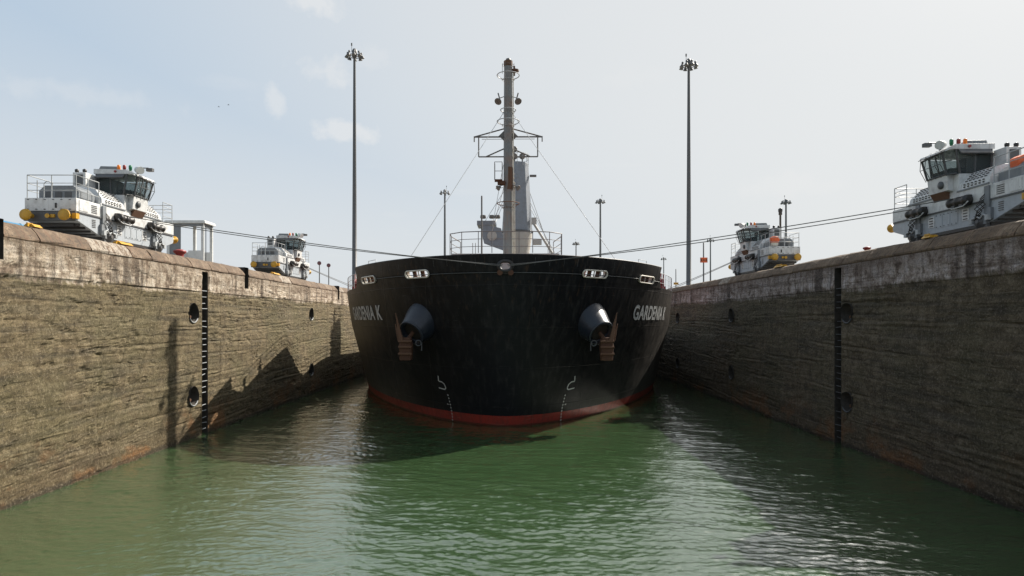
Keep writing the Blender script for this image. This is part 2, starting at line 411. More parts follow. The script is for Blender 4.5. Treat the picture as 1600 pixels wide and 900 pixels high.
# ------------------------------------------------------------------ water, ground
WX = 16.76; TOP = 9.65; FACE_TOP = 9.05
def build_water():
    ys = [12.6]
    while ys[-1] < 66: ys.append(ys[-1] + .040 + .0022 * (ys[-1] - 12))
    ys = np.array(ys); xs = np.linspace(-16.95, 16.95, 620)
    X, Y = np.meshgrid(xs, ys, indexing='ij'); rs = np.random.RandomState(5)
    wx = (fbm(X * .25 + 40, Y * .25 + 9, 301, 2) - .5) * 1.6; wy = (fbm(X * .25 + 3, Y * .25 + 60, 302, 2) - .5) * 1.6
    H = np.zeros_like(X)
    for lam, n, sl in ((3.2, 6, .018), (1.5, 9, .030), (.75, 14, .042), (.40, 20, .095), (.22, 28, .125)):
        for _ in range(n):
            L_ = lam * rs.uniform(.75, 1.35); th = rs.normal(R(82), R(30)); k_ = 2 * PI / L_
            H += (sl / math.sqrt(n) * 1.4 / k_) * np.sin(k_ * ((X + wx) * math.cos(th) + (Y + wy) * math.sin(th)) + rs.uniform(0, 6.28))
    g_ = .40 + 1.0 * fbm(X * .16 + 5, Y * .12 + 8, 303, 3)
    fade = np.clip((Y - 12.6) / .5, 0, 1) * np.clip((66 - Y) / 6, 0, 1)
    Z = H * g_ * fade
    V = np.stack([X, Y, Z], -1).reshape(-1, 3).tolist(); nx, ny = X.shape; idx = np.arange(nx * ny).reshape(nx, ny)
    q = np.stack([idx[:-1, :-1], idx[1:, :-1], idx[1:, 1:], idx[:-1, 1:]], -1).reshape(-1, 4).tolist()
    x0, x1, y0, y1, E = xs[0], xs[-1], ys[0], ys[-1], 6000
    for a_, b_, c_, d_ in ((-E, E, -E, y0), (-E, E, y1, E), (-E, x0, y0, y1), (x1, E, y0, y1)):
        o_ = len(V); V += [[a_, c_, 0], [b_, c_, 0], [b_, d_, 0], [a_, d_, 0]]; q.append([o_, o_ + 1, o_ + 2, o_ + 3])
    me = bpy.data.meshes.new('water'); me.from_pydata(V, [], q); me.materials.append(M['green_water']); me.polygons.foreach_set('use_smooth', [True] * len(q)); me.update()
    o = bpy.data.objects.new('water', me); COL.objects.link(o); o['kind'] = 'structure'
build_water()
for sx in (-1, 1):
    a0, a1 = 18.06, 3000
    b = MB()
    x0, x1 = sorted((sx * a0, sx * 60)); b.add([(x0, -60, TOP - .03), (x1, -60, TOP - .03), (x1, 420, TOP - .03), (x0, 420, TOP - .03)], [(0, 1, 2, 3)])
    o = b.build('pavement', 'apron_concrete'); o['kind'] = 'structure'
    b = MB(); x0, x1 = sorted((sx * 60, sx * 3000)); b.box(x0, x1, -600, 1200, -3, TOP - .06)
    o = b.build('ground', 'grass_ground'); o['kind'] = 'structure'

# ------------------------------------------------------------------ lock walls
def wall(sx, ladderY, holes, notches, label):
    root = thing('lock_wall', (sx * WX, 14, 0), label, 'wall')
    # ---- face grid
    ys = list(np.arange(14, 74, .12)); zs = list(np.arange(-.6, FACE_TOP, .06)) + [FACE_TOP]
    cuts = [(ladderY - .34, ladderY + .34, -.6, 8.95)] + [(n - .3, n + .3, 8.3, FACE_TOP) for n in notches]
    for c0, c1, z0, z1 in cuts:
        for arr, vals in ((ys, (c0, c1)), (zs, (z0, z1))):
            for v in vals:
                k = int(np.argmin(np.abs(np.array(arr) - v))); arr[k] = v
    ys = np.array(sorted(ys)); zs = np.array(sorted(set(zs)))
    Y, Z = np.meshgrid(ys, zs, indexing='ij')
    inside = np.zeros(Y.shape, bool); rim = np.zeros(Y.shape, bool)
    for (hy, hz, hr) in holes:
        d = np.hypot(Y - hy, Z - hz); wob = hr * (1 + .06 * np.sin(3 * np.arctan2(Z - hz, Y - hy) + hy))
        near = np.abs(d - wob) < .075
        s_ = np.where(near, wob / np.maximum(d, 1e-3), 1)
        Y = np.where(near, hy + (Y - hy) * s_, Y); Z = np.where(near, hz + (Z - hz) * s_, Z)
    seed = 11 if sx < 0 else 57
    # ledges left by the timber forms, spalls and pits
    led = fbm(Y * .22, Z * 2.1, seed, 4, .55); led2 = fbm(Y * .09 + 7, Z * 1.05, seed + 9, 3)
    ledge = np.clip((led - .52) * 9, -1, 1) * .012 + np.clip((led2 - .5) * 12, -1, 1) * .010
    rs_ = np.random.RandomState(seed + 77); step = np.zeros_like(Y)
    wz = (fbm(Y * .9, Z * .0, seed + 71, 4, .6) - .5) * .22
    for _ in range(520):                                   # broken ledges left by the timber forms
        ly = rs_.uniform(14, 74); lz = rs_.uniform(.1, 8.9); ln = rs_.uniform(.5, 3.2) * (2 if rs_.rand() < .12 else 1); sl = rs_.uniform(-.03, .06); am = rs_.uniform(.010, .034) * (1 if rs_.rand() < .6 else -1)
        i0, i1 = np.searchsorted(ys, [ly - ln, ly + ln])
        if i1 - i0 < 2: continue
        yy = Y[i0:i1]; d = (lz + sl * (yy - ly) + wz[i0:i1]) - Z[i0:i1]          # > 0 below the line
        env = np.clip((1 - np.abs(yy - ly) / ln) * 4, 0, 1)
        step[i0:i1] += am * env * np.where(d > 0, np.exp(-d / .16), 0)
    for _ in range(110):                                   # long open form joints
        ly = rs_.uniform(15, 72); lz = rs_.uniform(.2, 8.9); ln = rs_.uniform(.8, 4.5); sl = rs_.uniform(-.02, .05); am = rs_.uniform(.03, .07)
        i0, i1 = np.searchsorted(ys, [ly - ln, ly + ln])
        if i1 - i0 < 2: continue
        yy = Y[i0:i1]; d = (lz + sl * (yy - ly) + wz[i0:i1] * .6) - Z[i0:i1]; env = np.clip((1 - np.abs(yy - ly) / ln) * 5, 0, 1) * (.5 + .8 * fbm(yy * 2, Z[i0:i1] * 0, seed + 93, 2))
        step[i0:i1] += am * env * (np.exp(-((d - .13) / .06) ** 2) * .6 - np.exp(-(d / .045) ** 2))
    pn = fbm(Y * 1.3, Z * 2.6, seed + 20, 5, .62)
    pits = np.clip((pn - .585) * 9, 0, 1) * .055 * np.clip((fbm(Y * .25, Z * .4, seed + 90, 2) - .42) * 6, 0.1, 1)
    rough = (fbm(Y * 3.5, Z * 5, seed + 30, 3, .65) - .5) * .055
    crack = np.exp(-((led - .5) / .010) ** 2) * .05 * (vnoise(Y * .3, Z * .8, seed + 40) > .55) - step
    warp = (fbm(Y * .12, Z * .15, seed + 50, 2) - .5) * .05
    disp = ledge - pits + rough * .8 - crack * .68 + warp
    disp += np.where(Z < 7.8, -.02, .02)
    disp = np.where(Z > FACE_TOP - .3, disp * np.clip((FACE_TOP - Z) / .3, 0, 1), disp)
    for c0, c1, z0, z1 in cuts:
        e = (Y > c0 - .02) & (Y < c1 + .02) & (Z > z0 - .02)
        disp = np.where(e, 0, disp)
    jl = np.zeros_like(Y)                                # vertical pour joints
    for jy in np.arange(15.2, 74, 5.49): jl += np.exp(-((Y - jy - .03 * np.sin(Z * 2)) / .05) ** 2)
    disp -= jl * .035
    X = -sx * disp                                       # + = towards the chamber
    V = np.stack([X, Y - 14, Z], -1).reshape(-1, 3)
    ny, nz = Y.shape
    idx = np.arange(ny * nz).reshape(ny, nz)
    q = np.stack([idx[:-1, :-1], idx[1:, :-1], idx[1:, 1:], idx[:-1, 1:]], -1).reshape(-1, 4)
    cy = (Y[:-1, :-1] + Y[1:, 1:]).reshape(-1) / 2; cz = (Z[:-1, :-1] + Z[1:, 1:]).reshape(-1) / 2
    keep = np.ones(len(q), bool)
    for c0, c1, z0, z1 in cuts: keep &= ~((cy > c0) & (cy < c1) & (cz > z0) & (cz < z1))
    for hy, hz, hr in holes:
        wob = hr * (1 + .06 * np.sin(3 * np.arctan2(cz - hz, cy - hy) + hy)); keep &= ~(np.hypot(cy - hy, cz - hz) < wob)
    q = q[keep]
    me = bpy.data.meshes.new('face'); me.from_pydata(V.tolist(), [], q.tolist()); me.materials.append(M['lock_concrete' if sx < 0 else 'lock_concrete_shaded'])
    me.polygons.foreach_set('use_smooth', [False] * len(q)); me.update()
    o = bpy.data.objects.new('face', me); COL.objects.link(o); o.parent = root
    # ---- plain continuation towards and beyond, and the back body
    b = MB(); s = sx
    for y0, y1 in ((-60, 14), (74 - .1, 420)):
        x0, x1 = sorted((0, s * .9)); b.box(x0, x1, y0 - 14, y1 - 14, -3, FACE_TOP)
    x0, x1 = sorted((s * 1.25, s * 44)); b.box(x0, x1, -74, 406, -3, TOP - .06)
    b.build('wall_body', 'lock_concrete', root)
    # ---- recesses
    def pocket(name, y0, y1, z0, z1, dp):
        p = MB(); xa, xb = 0.0, s * dp
        P = [(xa, y0, z0), (xa, y1, z0), (xa, y1, z1), (xa, y0, z1), (xb, y0, z0), (xb, y1, z0), (xb, y1, z1), (xb, y0, z1)]
        P = [(x, y - 14, z) for x, y, z in P]
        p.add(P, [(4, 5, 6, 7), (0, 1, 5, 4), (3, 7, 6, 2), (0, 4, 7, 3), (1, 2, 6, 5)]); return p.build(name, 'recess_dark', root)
    pocket('ladder_recess', ladderY - .34, ladderY + .34, -.6, 8.95, .42)
    for n in notches: pocket('notch', n - .3, n + .3, 8.3, FACE_TOP + .6, .7)
    for hy, hz, hr in holes:
        p = MB(); n = 28; ring0 = []; ring1 = []
        for k in range(n):
            t = 2 * PI * k / n; rr = hr * (1 + .06 * math.sin(3 * t + hy)) + .012
            ring0.append((-s * .06, hy - 14 + rr * math.cos(t), hz + rr * math.sin(t))); ring1.append((s * .7, hy - 14 + rr * .8 * math.cos(t), hz + rr * .8 * math.sin(t)))
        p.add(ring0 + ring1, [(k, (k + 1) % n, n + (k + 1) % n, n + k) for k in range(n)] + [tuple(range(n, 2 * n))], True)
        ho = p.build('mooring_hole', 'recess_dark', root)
        p = MB()                                         # bollard pin cast inside the hole
        p.tube([(s * .68, hy - 14, hz - hr * .2), (s * .15, hy - 14, hz - hr * .45)], .09, 8)
        p.build('mooring_pin', 'rust_light', ho)
        p = MB(); arc = [(-s * .03, hy - 14 + hr * 1.02 * math.cos(t), hz + hr * 1.02 * math.sin(t)) for t in np.linspace(R(215), R(325), 9)]
        p.tube(arc, .035, 5); p.build('worn_lip', 'rail_paint' if sx < 0 else 'dark_grey', ho)
    # ---- ladder
    p = MB()
    for q_ in (-.27, .27): p.box(s * .30, s * .34, ladderY - 14 + q_ - .02, ladderY - 14 + q_ + .02, -.5, 8.0)
    lad = p.build('ladder', 'black_iron', root)
    p = MB(); p.tube([(0, -.27, 0), (0, .27, 0)], .02, 6); rung_me = p.mesh('rung', 'rail_paint' if sx < 0 else 'dark_grey')
    for k in range(24):
        if k in (5, 19): continue
        r_ = bpy.data.objects.new('rung', rung_me); COL.objects.link(r_); r_.parent = lad
        r_.location = (s * (.10 - .03 * (k % 3)), ladderY - 14, .3 + k * .33 + .02 * math.sin(k * 2.3)); r_.rotation_euler = (.09 * math.sin(k * 5.1) * (k % 4 == 1), 0, .12 * math.sin(k * 3.7))
    # ---- coping blocks
    rnd = random.Random(seed); y = 12.0
    prof = [(0, FACE_TOP), (-s * -.0, FACE_TOP)]
    def block_mesh(L):
        p = MB(); d = s
        poly = [(d * .0, FACE_TOP + .004), (-d * .035, FACE_TOP + .05), (-d * .03, FACE_TOP + .12), (d * .10, TOP - .27), (d * .26, TOP - .08), (d * .42, TOP), (d * 1.3, TOP), (d * 1.3, FACE_TOP + .004)]
        g = .018; ex = [0, L * .33, L * .66, L]
        vs = []; n = len(poly)
        for i, e in enumerate(ex):
            yy = e + (g if i == 0 else -g if i == 3 else 0)
            for j, (px, pz) in enumerate(poly):
                jx = rnd.uniform(-.018, .018) if 0 < j < 6 else 0; jz = rnd.uniform(-.015, .015) if 0 < j < 6 else 0
                vs.append((px + jx, yy, pz + jz))
        fs = [tuple(range(n))[::-1], tuple(range(3 * n, 4 * n))]
        for i in range(3):
            for j in range(n): fs.append((i * n + j, i * n + (j + 1) % n, (i + 1) * n + (j + 1) % n, (i + 1) * n + j))
        p.add(vs, fs); return p.mesh('coping_block', 'coping_concrete')
    stops = []
    for n in sorted(notches): stops.append((n - .3, n + .3))
    end = 150
    variants = {}
    while y < end:
        L = rnd.choice((1.6, 2.2, 2.2, 2.8)); nxt = next((q for q in stops if q[0] > y - .01), None)
        skip = None
        if nxt and y + L > nxt[0] - .7: L = nxt[0] - y; skip = nxt[1]
        key = (round(L, 2), rnd.randrange(3))
        if L > .1:
            if key not in variants: variants[key] = block_mesh(L)
            o = bpy.data.objects.new('coping_block', variants[key]); COL.objects.link(o); o.parent = root
            o.location = (s * rnd.uniform(-.012, .012), y - 14, rnd.uniform(-.012, .006))
        y = skip if skip else y + L
    p = MB(); poly = [(0, FACE_TOP), (s * .42, TOP), (s * 1.3, TOP), (s * 1.3, FACE_TOP)]
    p.prism(poly, 1, y - 14, 406); p.prism(poly, 1, -74, -2); p.build('coping_far', 'coping_concrete', root)
    # seal behind the face so no light leaks into recesses
    return root
hl = [(34.0, 6.67, .5), (34.0, 2.25, .5), (54.3, 6.8, .5), (54.3, 2.1, .5)]
hr_ = [(31.7, 6.65, .5), (31.7, 2.25, .5), (48.2, 6.65, .5), (48.2, 2.35, .5), (63.5, 6.5, .5), (63.5, 2.05, .5)]
wall_l = wall(-1, 35.3, hl, (20.93, 40.9, 63.0), 'sunlit brown concrete lock wall with ladder slot, left of the ship')
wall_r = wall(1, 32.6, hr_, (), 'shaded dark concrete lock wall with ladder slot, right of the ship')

# ------------------------------------------------------------------ tow tracks
for sx, w in ((-1, 'left'), (1, 'right')):
    o = thing('tow_track', (sx * 19.7, 0, TOP), 'x', 'x')
    for xx in (-.72, .72):
        b = MB(); b.box(xx - .04, xx + .04, -40, 300, -.03, .11); b.box(xx - .09, xx + .09, -40, 300, -.03, .0); b.build('rail', 'rust', o)
    tag(o, f'pair of steel rails under the locomotives on top of the {"sunlit left" if sx < 0 else "shaded right"} wall', 'rail track')

# ------------------------------------------------------------------ locomotives
def make_loco():
    # x: 0 = side facing the lock, negative away from it; y along the track, z from the wall top
    W = 2.2; L = 8.0
    root = thing('tow_locomotive', (0, 0, 0), 'x', 'locomotive', 'towing locomotives on the lock walls')
    b = MB()
    side = [(.02, 1.34), (.02, .98), (1.75, .42), (6.45, .42), (L - .1, .88), (L, 1.0), (L, 1.36)]
    b.prism(side, 0, -W, 0); b.build('lower_body', 'loco_blue_grey', root, .015)
    b = MB(); b.box(-W + .02, -.02, 1.7, 6.5, .30, .46); b.box(-W + .3, -.3, .3, 1.7, .72, .86)
    for k in range(4): b.box(-W + .1, -.1, .35 + k * .35, .42 + k * .35, .62 - k * .09 + .12, .80 - k * .09 + .05)
    b.build('underframe', 'black_iron', root)
    b = MB(); b.box(-W - .02, .02, -.05, .06, .92, 1.33); b.build('bumper_beam', 'dark_grey', root, .01)
    b = MB(); b.box(-W - .01, .01, 0, 1.72, 1.36, 1.95); b.build('end_deck', 'loco_white', root, .02)
    b = MB(); b.box(-.9, -.82, -.02, .02, 1.5, 1.72); b.build('key_slot', 'black_iron', root)
    b = MB(); b.box(-W - .01, .01, 6.6, L, 1.38, 1.98); b.build('far_deck', 'loco_white', root, .02)
    b = MB(); b.box(-W - .03, .035, 1.62, 6.7, 1.34, 2.02); b.build('waist_body', 'loco_white', root, .02)
    b = MB(); b.box(-.02, .05, .1, 7.9, 1.30, 1.36); b.build('waist_strip', 'dark_grey', root)
    # near hood on platform (low, chamfered)
    b = MB(); b.prism([(-2.0, 1.95), (-.25, 1.95), (-.25, 2.38), (-.5, 2.62), (-1.75, 2.62), (-2.0, 2.38)], 1, .55, 1.65); b.build('low_hood', 'loco_grey', root, .02)
    b = MB()
    for k in range(3): b.box(-1.7 + k * .42, -1.4 + k * .42, .535, .55, 2.05, 2.33)
    b.build('hood_grille', 'dark_grey', root)
    # engine hoods left and right of the cab
    for (y0, y1, nm) in ((1.7, 3.5, 'near_hood'), (4.95, 6.75, 'far_hood')):
        b = MB()
        c0 = .25 if nm == 'near_hood' else 0; c1 = .45 if nm == 'far_hood' else 0
        lo = [(0.03, y0), (0.03, y1), (-W - .02, y1), (-W - .02, y0)]
        def lvl(inx, z, t): return [(0.03 - inx, y0 + c0 * t, z), (0.03 - inx, y1 - c1 * t, z), (-W - .02 + inx, y1 - c1 * t, z), (-W - .02 + inx, y0 + c0 * t, z)]
        vs = lvl(0, 2.02, 0) + lvl(.04, 2.28, .2) + lvl(.42, 2.74, .8) + lvl(.75, 2.84, 1)
        fs = [(0, 1, 2, 3)[::-1], (12, 13, 14, 15)]
        for i in range(3):
            for j in range(4): fs.append((i * 4 + j, i * 4 + (j + 1) % 4, i * 4 + 4 + (j + 1) % 4, i * 4 + 4 + j))
        b.add(vs, fs); h = b.build(nm.replace('near_', 'engine_').replace('far_', 'engine_'), 'loco_white', root, .02)
        # louvre slots punched in the sloped cover and the upright below it
        b = MB()
        for i in range(6):
            yy = y0 + .30 + i * (y1 - y0 - .75) / 5
            for k in range(4):
                t = (k + .5) / 4; zc = 2.30 + t * .42; xc = .03 - .05 - t * .36
                b.box(xc - .01, xc + .028, yy - .035 + t * .05, yy + .085 + t * .05, zc - .012, zc + .025)
            for k in range(2):
                zc = 2.09 + k * .10; b.box(.02, .055, yy, yy + .07, zc, zc + .045)
        b.build('louvre_slots', 'black_iron', h)
        b = MB(); b.box(.03, .075, y0 + .02, y1 - .02, 1.97, 2.03); b.build('hood_ledge', 'loco_grey', h)
    # cab
    b = MB()
    b.prism([(-1.32, 2.0), (.02, 2.0), (.02, 2.78), (-1.32, 2.78)], 1, 3.42, 5.15)           # cab plinth
    b.build('cab_base', 'loco_white', root, .02)
    b = MB()                                                                             # bay console hanging over the side
    b.prism([(.0, 2.06), (.22, 2.14), (.30, 2.80), (.0, 2.80)], 1, 3.75, 5.0); b.build('bay_console', 'loco_white', root, .015)
    b = MB(); b.prism([(-.04, 1.80), (.045, 1.80), (.24, 2.13), (.0, 2.09)], 1, 3.95, 4.9); b.build('console_soffit', 'rust_light', root)
    b = MB(); b.lathe([(.17, 0), (.17, .05), (.10, .09), (.02, .10)], (.26, 4.15, 2.42), (1, 0, -.1), 14); b.build('work_lamp', 'dark_grey', root)
    yb0, yb1 = 3.42, 5.15
    # corner posts leaning outward at the lock side
    zt = 3.80; cs = [((.30, 3.75, 2.80), (.52, 3.72, zt)), ((.30, 4.98, 2.80), (.52, 5.02, zt - .12)), ((-.02, yb0, 2.78), (.20, 3.36, zt)), ((-1.30, yb0, 2.78), (-1.30, 3.38, zt)),
                     ((-1.30, yb1, 2.78), (-1.30, yb1, zt)), ((-.02, yb1, 2.78), (.12, yb1, zt))]
    b = MB()
    for p, q in cs[:3]: b.bar(p, q, .045, 6)
    for p, q in cs[3:] + [((-.62, yb0 - .02, 2.8), (-.62, 3.38, 3.55))]:
        b2 = MB(); b2.bar(p, q, .04, 6); b2.build('window_post', 'dark_grey', root)
    for t in (.33, .66):
        y_ = 3.75 + 1.23 * t; b.bar((.30, y_, 2.80), (.52, y_, zt - .06), .025, 5)
    b.bar((.30, 3.74, 2.82), (.30, 5.0, 2.82), .04, 6); b.bar((.53, 3.7, zt - .04), (.53, 5.03, zt - .14), .045, 6)
    b.bar((.12, 3.42, 2.78), (.30, 3.75, 2.8), .04, 6); b.bar((.52, 3.72, zt - .45), (.30, 3.42, zt - .45), .02, 5)
    b.build('window_frame', 'dark_grey', root)
    b = MB()
    for t in np.linspace(0, 1, 5):
        y_ = 3.72 + 1.3 * t; b.bar((.33, y_, 2.74), (.60, y_, 3.25), .016, 4); b.bar((.60, y_, 3.25), (.56, y_, zt), .016, 4)
    b.bar((.60, 3.72, 3.25), (.60, 5.02, 3.25), .016, 4)
    b.build('window_guard', 'dark_grey', root)
    def pane(P, mat='glass_clear'):
        b = MB(); P = [Vector(p) for p in P]; n = (P[1] - P[0]).cross(P[2] - P[0]).normalized() * .012
        b.add(P + [p + n for p in P], [(0, 3, 2, 1), (4, 5, 6, 7), (0, 1, 5, 4), (1, 2, 6, 5), (2, 3, 7, 6), (3, 0, 4, 7)]); return b.build('window_pane', mat, root)
    pane([(-1.27, yb0, 2.82), (-.05, yb0, 2.82), (.15, 3.37, zt - .02), (-1.27, 3.39, zt - .02)])
    pane([(.0, 3.45, 2.82), (.28, 3.74, 2.82), (.5, 3.73, zt - .02), (.2, 3.42, zt - .02)])
    for t0, t1 in ((0, .33), (.33, .66), (.66, 1)):
        y0_, y1_ = 3.77 + 1.2 * t0, 3.77 + 1.2 * t1
        pane([(.30, y0_, 2.84), (.30, y1_, 2.84), (.52, y1_, zt - .08), (.52, y0_, zt - .06)])
    pane([(-1.27, yb1, 2.82), (0, yb1, 2.82), (.1, yb1, zt - .05), (-1.27, yb1, zt - .05)])
    # cab interior
    b = MB(); b.box(-1.30, -1.27, yb0 + .02, yb1, 2.78, zt); b.box(-.75, -.35, 4.1, 4.6, 2.78, 3.2); b.box(-.78, -.70, 4.1, 4.6, 3.2, 3.62); b.box(-.1, .15, 3.75, 4.8, 2.78, 3.08)
    b.build('cab_interior', 'dark_grey', root)
    # visor and roof
    b = MB(); b.prism([(3.14, 3.60), (3.40, 3.86), (3.40, 3.80), (3.18, 3.56)], 0, -1.22, .10); b.build('sun_visor', 'dark_grey', root)
    b = MB(); b.prism([(-1.42, 3.80), (.40, 3.80), (.56, 3.74), (.50, 3.86), (.15, 4.02), (-1.42, 4.06)], 1, 3.34, 5.16); b.build('cab_roof', 'loco_white', root, .02)
    b = MB()
    for k in range(5): b.bar((.62, 3.5 + .38 * k, 3.72), (.1, 3.5 + .38 * k, 4.05), .014, 4)
    b.bar((.62, 3.45, 3.72), (.62, 5.1, 3.72), .018, 4); b.build('roof_guard', 'dark_grey', root)
    # air conditioning cabinet and equipment tower behind the cab
    b = MB(); b.box(-1.95, -1.34, 2.65, 3.40, 2.0, 3.72); b.box(-2.1, -1.34, 3.40, 5.1, 2.0, 3.70); b.build('equipment_cabinet', 'loco_white', root, .02)
    b = MB(); b.box(-1.83, -1.47, 2.62, 2.65, 3.1, 3.6); b.box(-1.83, -1.47, 2.62, 2.65, 2.5, 2.95); b.build('cabinet_grille', 'dark_grey', root)
    b = MB(); b.prism([(-1.35, 4.07), (-.35, 4.07), (-.45, 4.24), (-1.25, 4.26)], 1, 3.6, 4.9); b.build('air_conditioner', 'loco_grey', root, .02)
    for (x_, y_, m_) in ((-.28, 3.48, 'amber_lamp'), (-.02, 3.5, 'red_paint'), (.24, 3.55, 'green_lamp')):
        b = MB(); b.lathe([(.06, 0), (.06, .06), (.075, .07), (.075, .24), (.05, .28), (.01, .29)], (x_, y_, 4.0), (0, 0, 1), 12); b.build('beacon', m_, root)
    b = MB(); b.lathe([(.05, 0), (.16, .10), (.19, .34), (.19, .38)], (.42, 3.75, 4.12), (.8, -.5, -.25), 14); fl = b.build('floodlight', 'booth_white', root)
    b = MB(); b.bar((.42, 3.75, 4.0), (.42, 3.75, 4.14), .03); b.build('lamp_bracket', 'dark_grey', fl)
    b = MB(); b.bar((.2, 4.3, 4.0), (.2, 4.3, 4.35), .02); b.bar((.2, 4.3, 4.33), (.75, 4.2, 4.30), .03); b.box(.68, .98, 4.1, 4.3, 4.12, 4.28); b.bar((.0, 4.6, 4.0), (.0, 4.6, 4.3), .05); b.build('camera_boom', 'dark_grey', root)
    b = MB(); b.lathe([(.06, 0), (.06, .03)], (-.35, 3.32, 3.92), (0, -1, 0), 12); b.build('marker_lamp', 'red_paint', root)
    for x_ in (-1.85, -1.48):
        b = MB(); b.lathe([(.05, 0), (.09, .06), (.09, .16), (.02, .2)], (x_, 2.8, 3.72), (0, 0, 1), 10); b.build('exhaust_cap', 'black_iron', root)
    # side details of the lower body
    for yc in (3.0, 5.75):
        b = MB()
        b.lathe([(.10, 0), (.21, .04), (.21, .16), (.17, .2), (.17, .44), (.21, .48), (.21, .62), (.17, .66), (.17, .9), (.21, .94), (.21, 1.06), (.1, 1.1)], (.24, yc - .45, 1.50), (0, 1, 0), 14)
        b.box(.02, .2, yc - .35, yc + .5, 1.62, 1.72)
        w_ = b.build('cable_guide', 'black_iron', root)
        for r_, dy_, zz_ in ((.12, .35, 1.36), (.10, -.1, 1.34)):
            b = MB(); b.lathe([(r_, 0), (r_, .24)], (.1, yc + dy_, zz_), (1, 0, 0), 12); b.build('guide_roller', 'dark_grey', w_)
        b = MB(); b.tube([(.3, yc - .5, 1.42), (.36, yc - .3, 1.25), (.38, yc + .3, 1.22), (.3, yc + .6, 1.32)], .025, 6); b.build('guard_bar', 'loco_white', w_)
    for yc, nm in ((2.05, 0), (6.25, 1)):
        b = MB(); b.box(0, .10, yc - .38, yc - .12, .5, 1.9); b.box(.0, .16, yc - .30, yc + .35, .36, .78); b.box(.0, .13, yc - .5, yc - .3, .55, 1.0)
        bg_ = b.build('bogie_frame', 'loco_grey', root, .01)
        b = MB(); b.lathe([(.30, 0), (.30, .05), (.22, .06), (.22, .09), (.08, .1), (.08, .16)], (.10, yc + .05, .50), (1, 0, 0), 18); b.build('wheel', 'dark_grey', bg_)
        b = MB()
        for k in range(4):
            z0 = 1.35 - k * .12
            b.tube([(.05, yc - .2 + k * .06, z0 + .3), (.2, yc - .05 + k * .1, z0 + .05), (.16, yc - .28 + .08 * k, z0 - .2), (.24, yc + .05 + .05 * k, z0 - .42), (.14, yc + .25, .6)], .022, 5)
        b.build('brake_hose', 'black_iron', bg_)
        b = MB(); b.tube([(.2, yc - .42, .66), (.22, yc - .25, .75), (.22, yc - .1, .60), (.2, yc + .1, .70), (.22, yc + .42, .62)], .035, 6); b.box(.1, .24, yc - .5, yc - .34, .5, .72); b.box(.1, .25, yc + .34, yc + .5, .46, .66)
        b.build('brake_linkage', 'rail_paint', bg_)
        b = MB(); b.box(-.1, .12, yc - .3, yc + .3, .16, .40); b.build('sand_box', 'dark_grey', bg_)
    for yc in (3.05, 5.15):
        b = MB(); b.lathe([(.22, 0), (.22, .02)], (.0, yc, .98), (1, 0, 0), 12); b.box(0, .02, yc - .19, yc + .19, .70, 1.2); v_ = b.build('vent_cover', 'loco_white', root)
        b = MB()
        for k in range(4): b.box(.02, .035, yc - .12, yc + .12, .74 + k * .12, .78 + k * .12)
        b.build('vent_slots', 'black_iron', v_)
    for k in range(3):
        y0 = 3.5 + k * .48; b = MB(); b.box(0, .014, y0, y0 + .42, .62, 1.22); pn = b.build('access_panel', 'loco_blue_grey', root)
        b = MB()
        for yy in (y0 + .07, y0 + .33):
            for zz in (.66, 1.17): b.box(.014, .03, yy, yy + .04, zz, zz + .035)
        b.build('bolts', 'black_iron', pn)
    b = MB()
    for k in range(5): b.box(.01, .03, 1.0, 1.38, 1.46 + k * .08, 1.49 + k * .08)
    for k in range(5): b.box(0, .02, 1.05, 1.3, .80 + k * .08, .83 + k * .08)
    b.box(.01, .03, .25, .28, 1.5, 1.54); b.box(.01, .03, .6, .63, 1.85, 1.88); b.build('side_louvres', 'dark_grey', root)
    b = MB(); b.box(.012, .03, .18, .75, 1.42, 1.90); b.build('side_door', 'loco_white', root, .005)
    b = MB()
    for k in range(6): b.box(-2.1 + k * .36, -2.02 + k * .36, -.02, 0, 1.42, 1.46); b.box(-2.1 + k * .36, -2.02 + k * .36, -.02, 0, 1.86, 1.89)
    b.build('end_bolts', 'dark_grey', root)
    # buffers
    for x_ in (-1.85, -.22):
        b = MB(); b.lathe([(.10, 0), (.10, .30), (.14, .31), (.25, .36), (.25, .41), (.05, .42)], (x_, -.04, 1.13), (0, -1, 0), 18); b.build('buffer', 'yellow_paint', root)
    b = MB(); b.lathe([(.07, 0), (.07, .12), (.10, .13), (.10, .17)], (-1.1, -.04, 1.12), (0, -1, 0), 12); b.box(-1.0, -.85, -.14, -.04, 1.06, 1.2); b.build('coupler', 'yellow_paint', root)
    b = MB(); b.box(-.12, .06, -.08, .14, 1.02, 1.26); b.build('corner_step', 'yellow_paint', root)
    for x_ in (-1.85, -.15):
        b = MB(); b.lathe([(.10, 0), (.10, .26), (.22, .32), (.22, .37), (.05, .38)], (x_, L, 1.15), (0, 1, 0), 16); b.build('buffer', 'yellow_paint', root)
    # railings
    def rail(pts, z0, zh, mids, posts, nm='railing'):
        b = MB(); b.tube([(x, y, zh) for x, y in pts], .022, 6)
        for m in mids: b.tube([(x, y, m) for x, y in pts], .016, 6)
        for x, y in posts: b.bar((x, y, z0), (x, y, zh), .02)
        return b.build(nm, 'rail_paint', root)
    rail([(-.05, 1.62), (-.05, .08), (-W + .05, .08), (-W + .05, 1.6)], 1.95, 2.98, (2.3, 2.62), [(-.05, 1.6), (-.05, .08), (-1.1, .08), (-W + .05, .08), (-W + .05, 1.6), (-.05, .85)])
    b = MB(); arc = [(-1.3 + .16 * math.cos(t), .12, 2.55 + .16 * math.sin(t)) for t in np.linspace(0, PI, 8)]
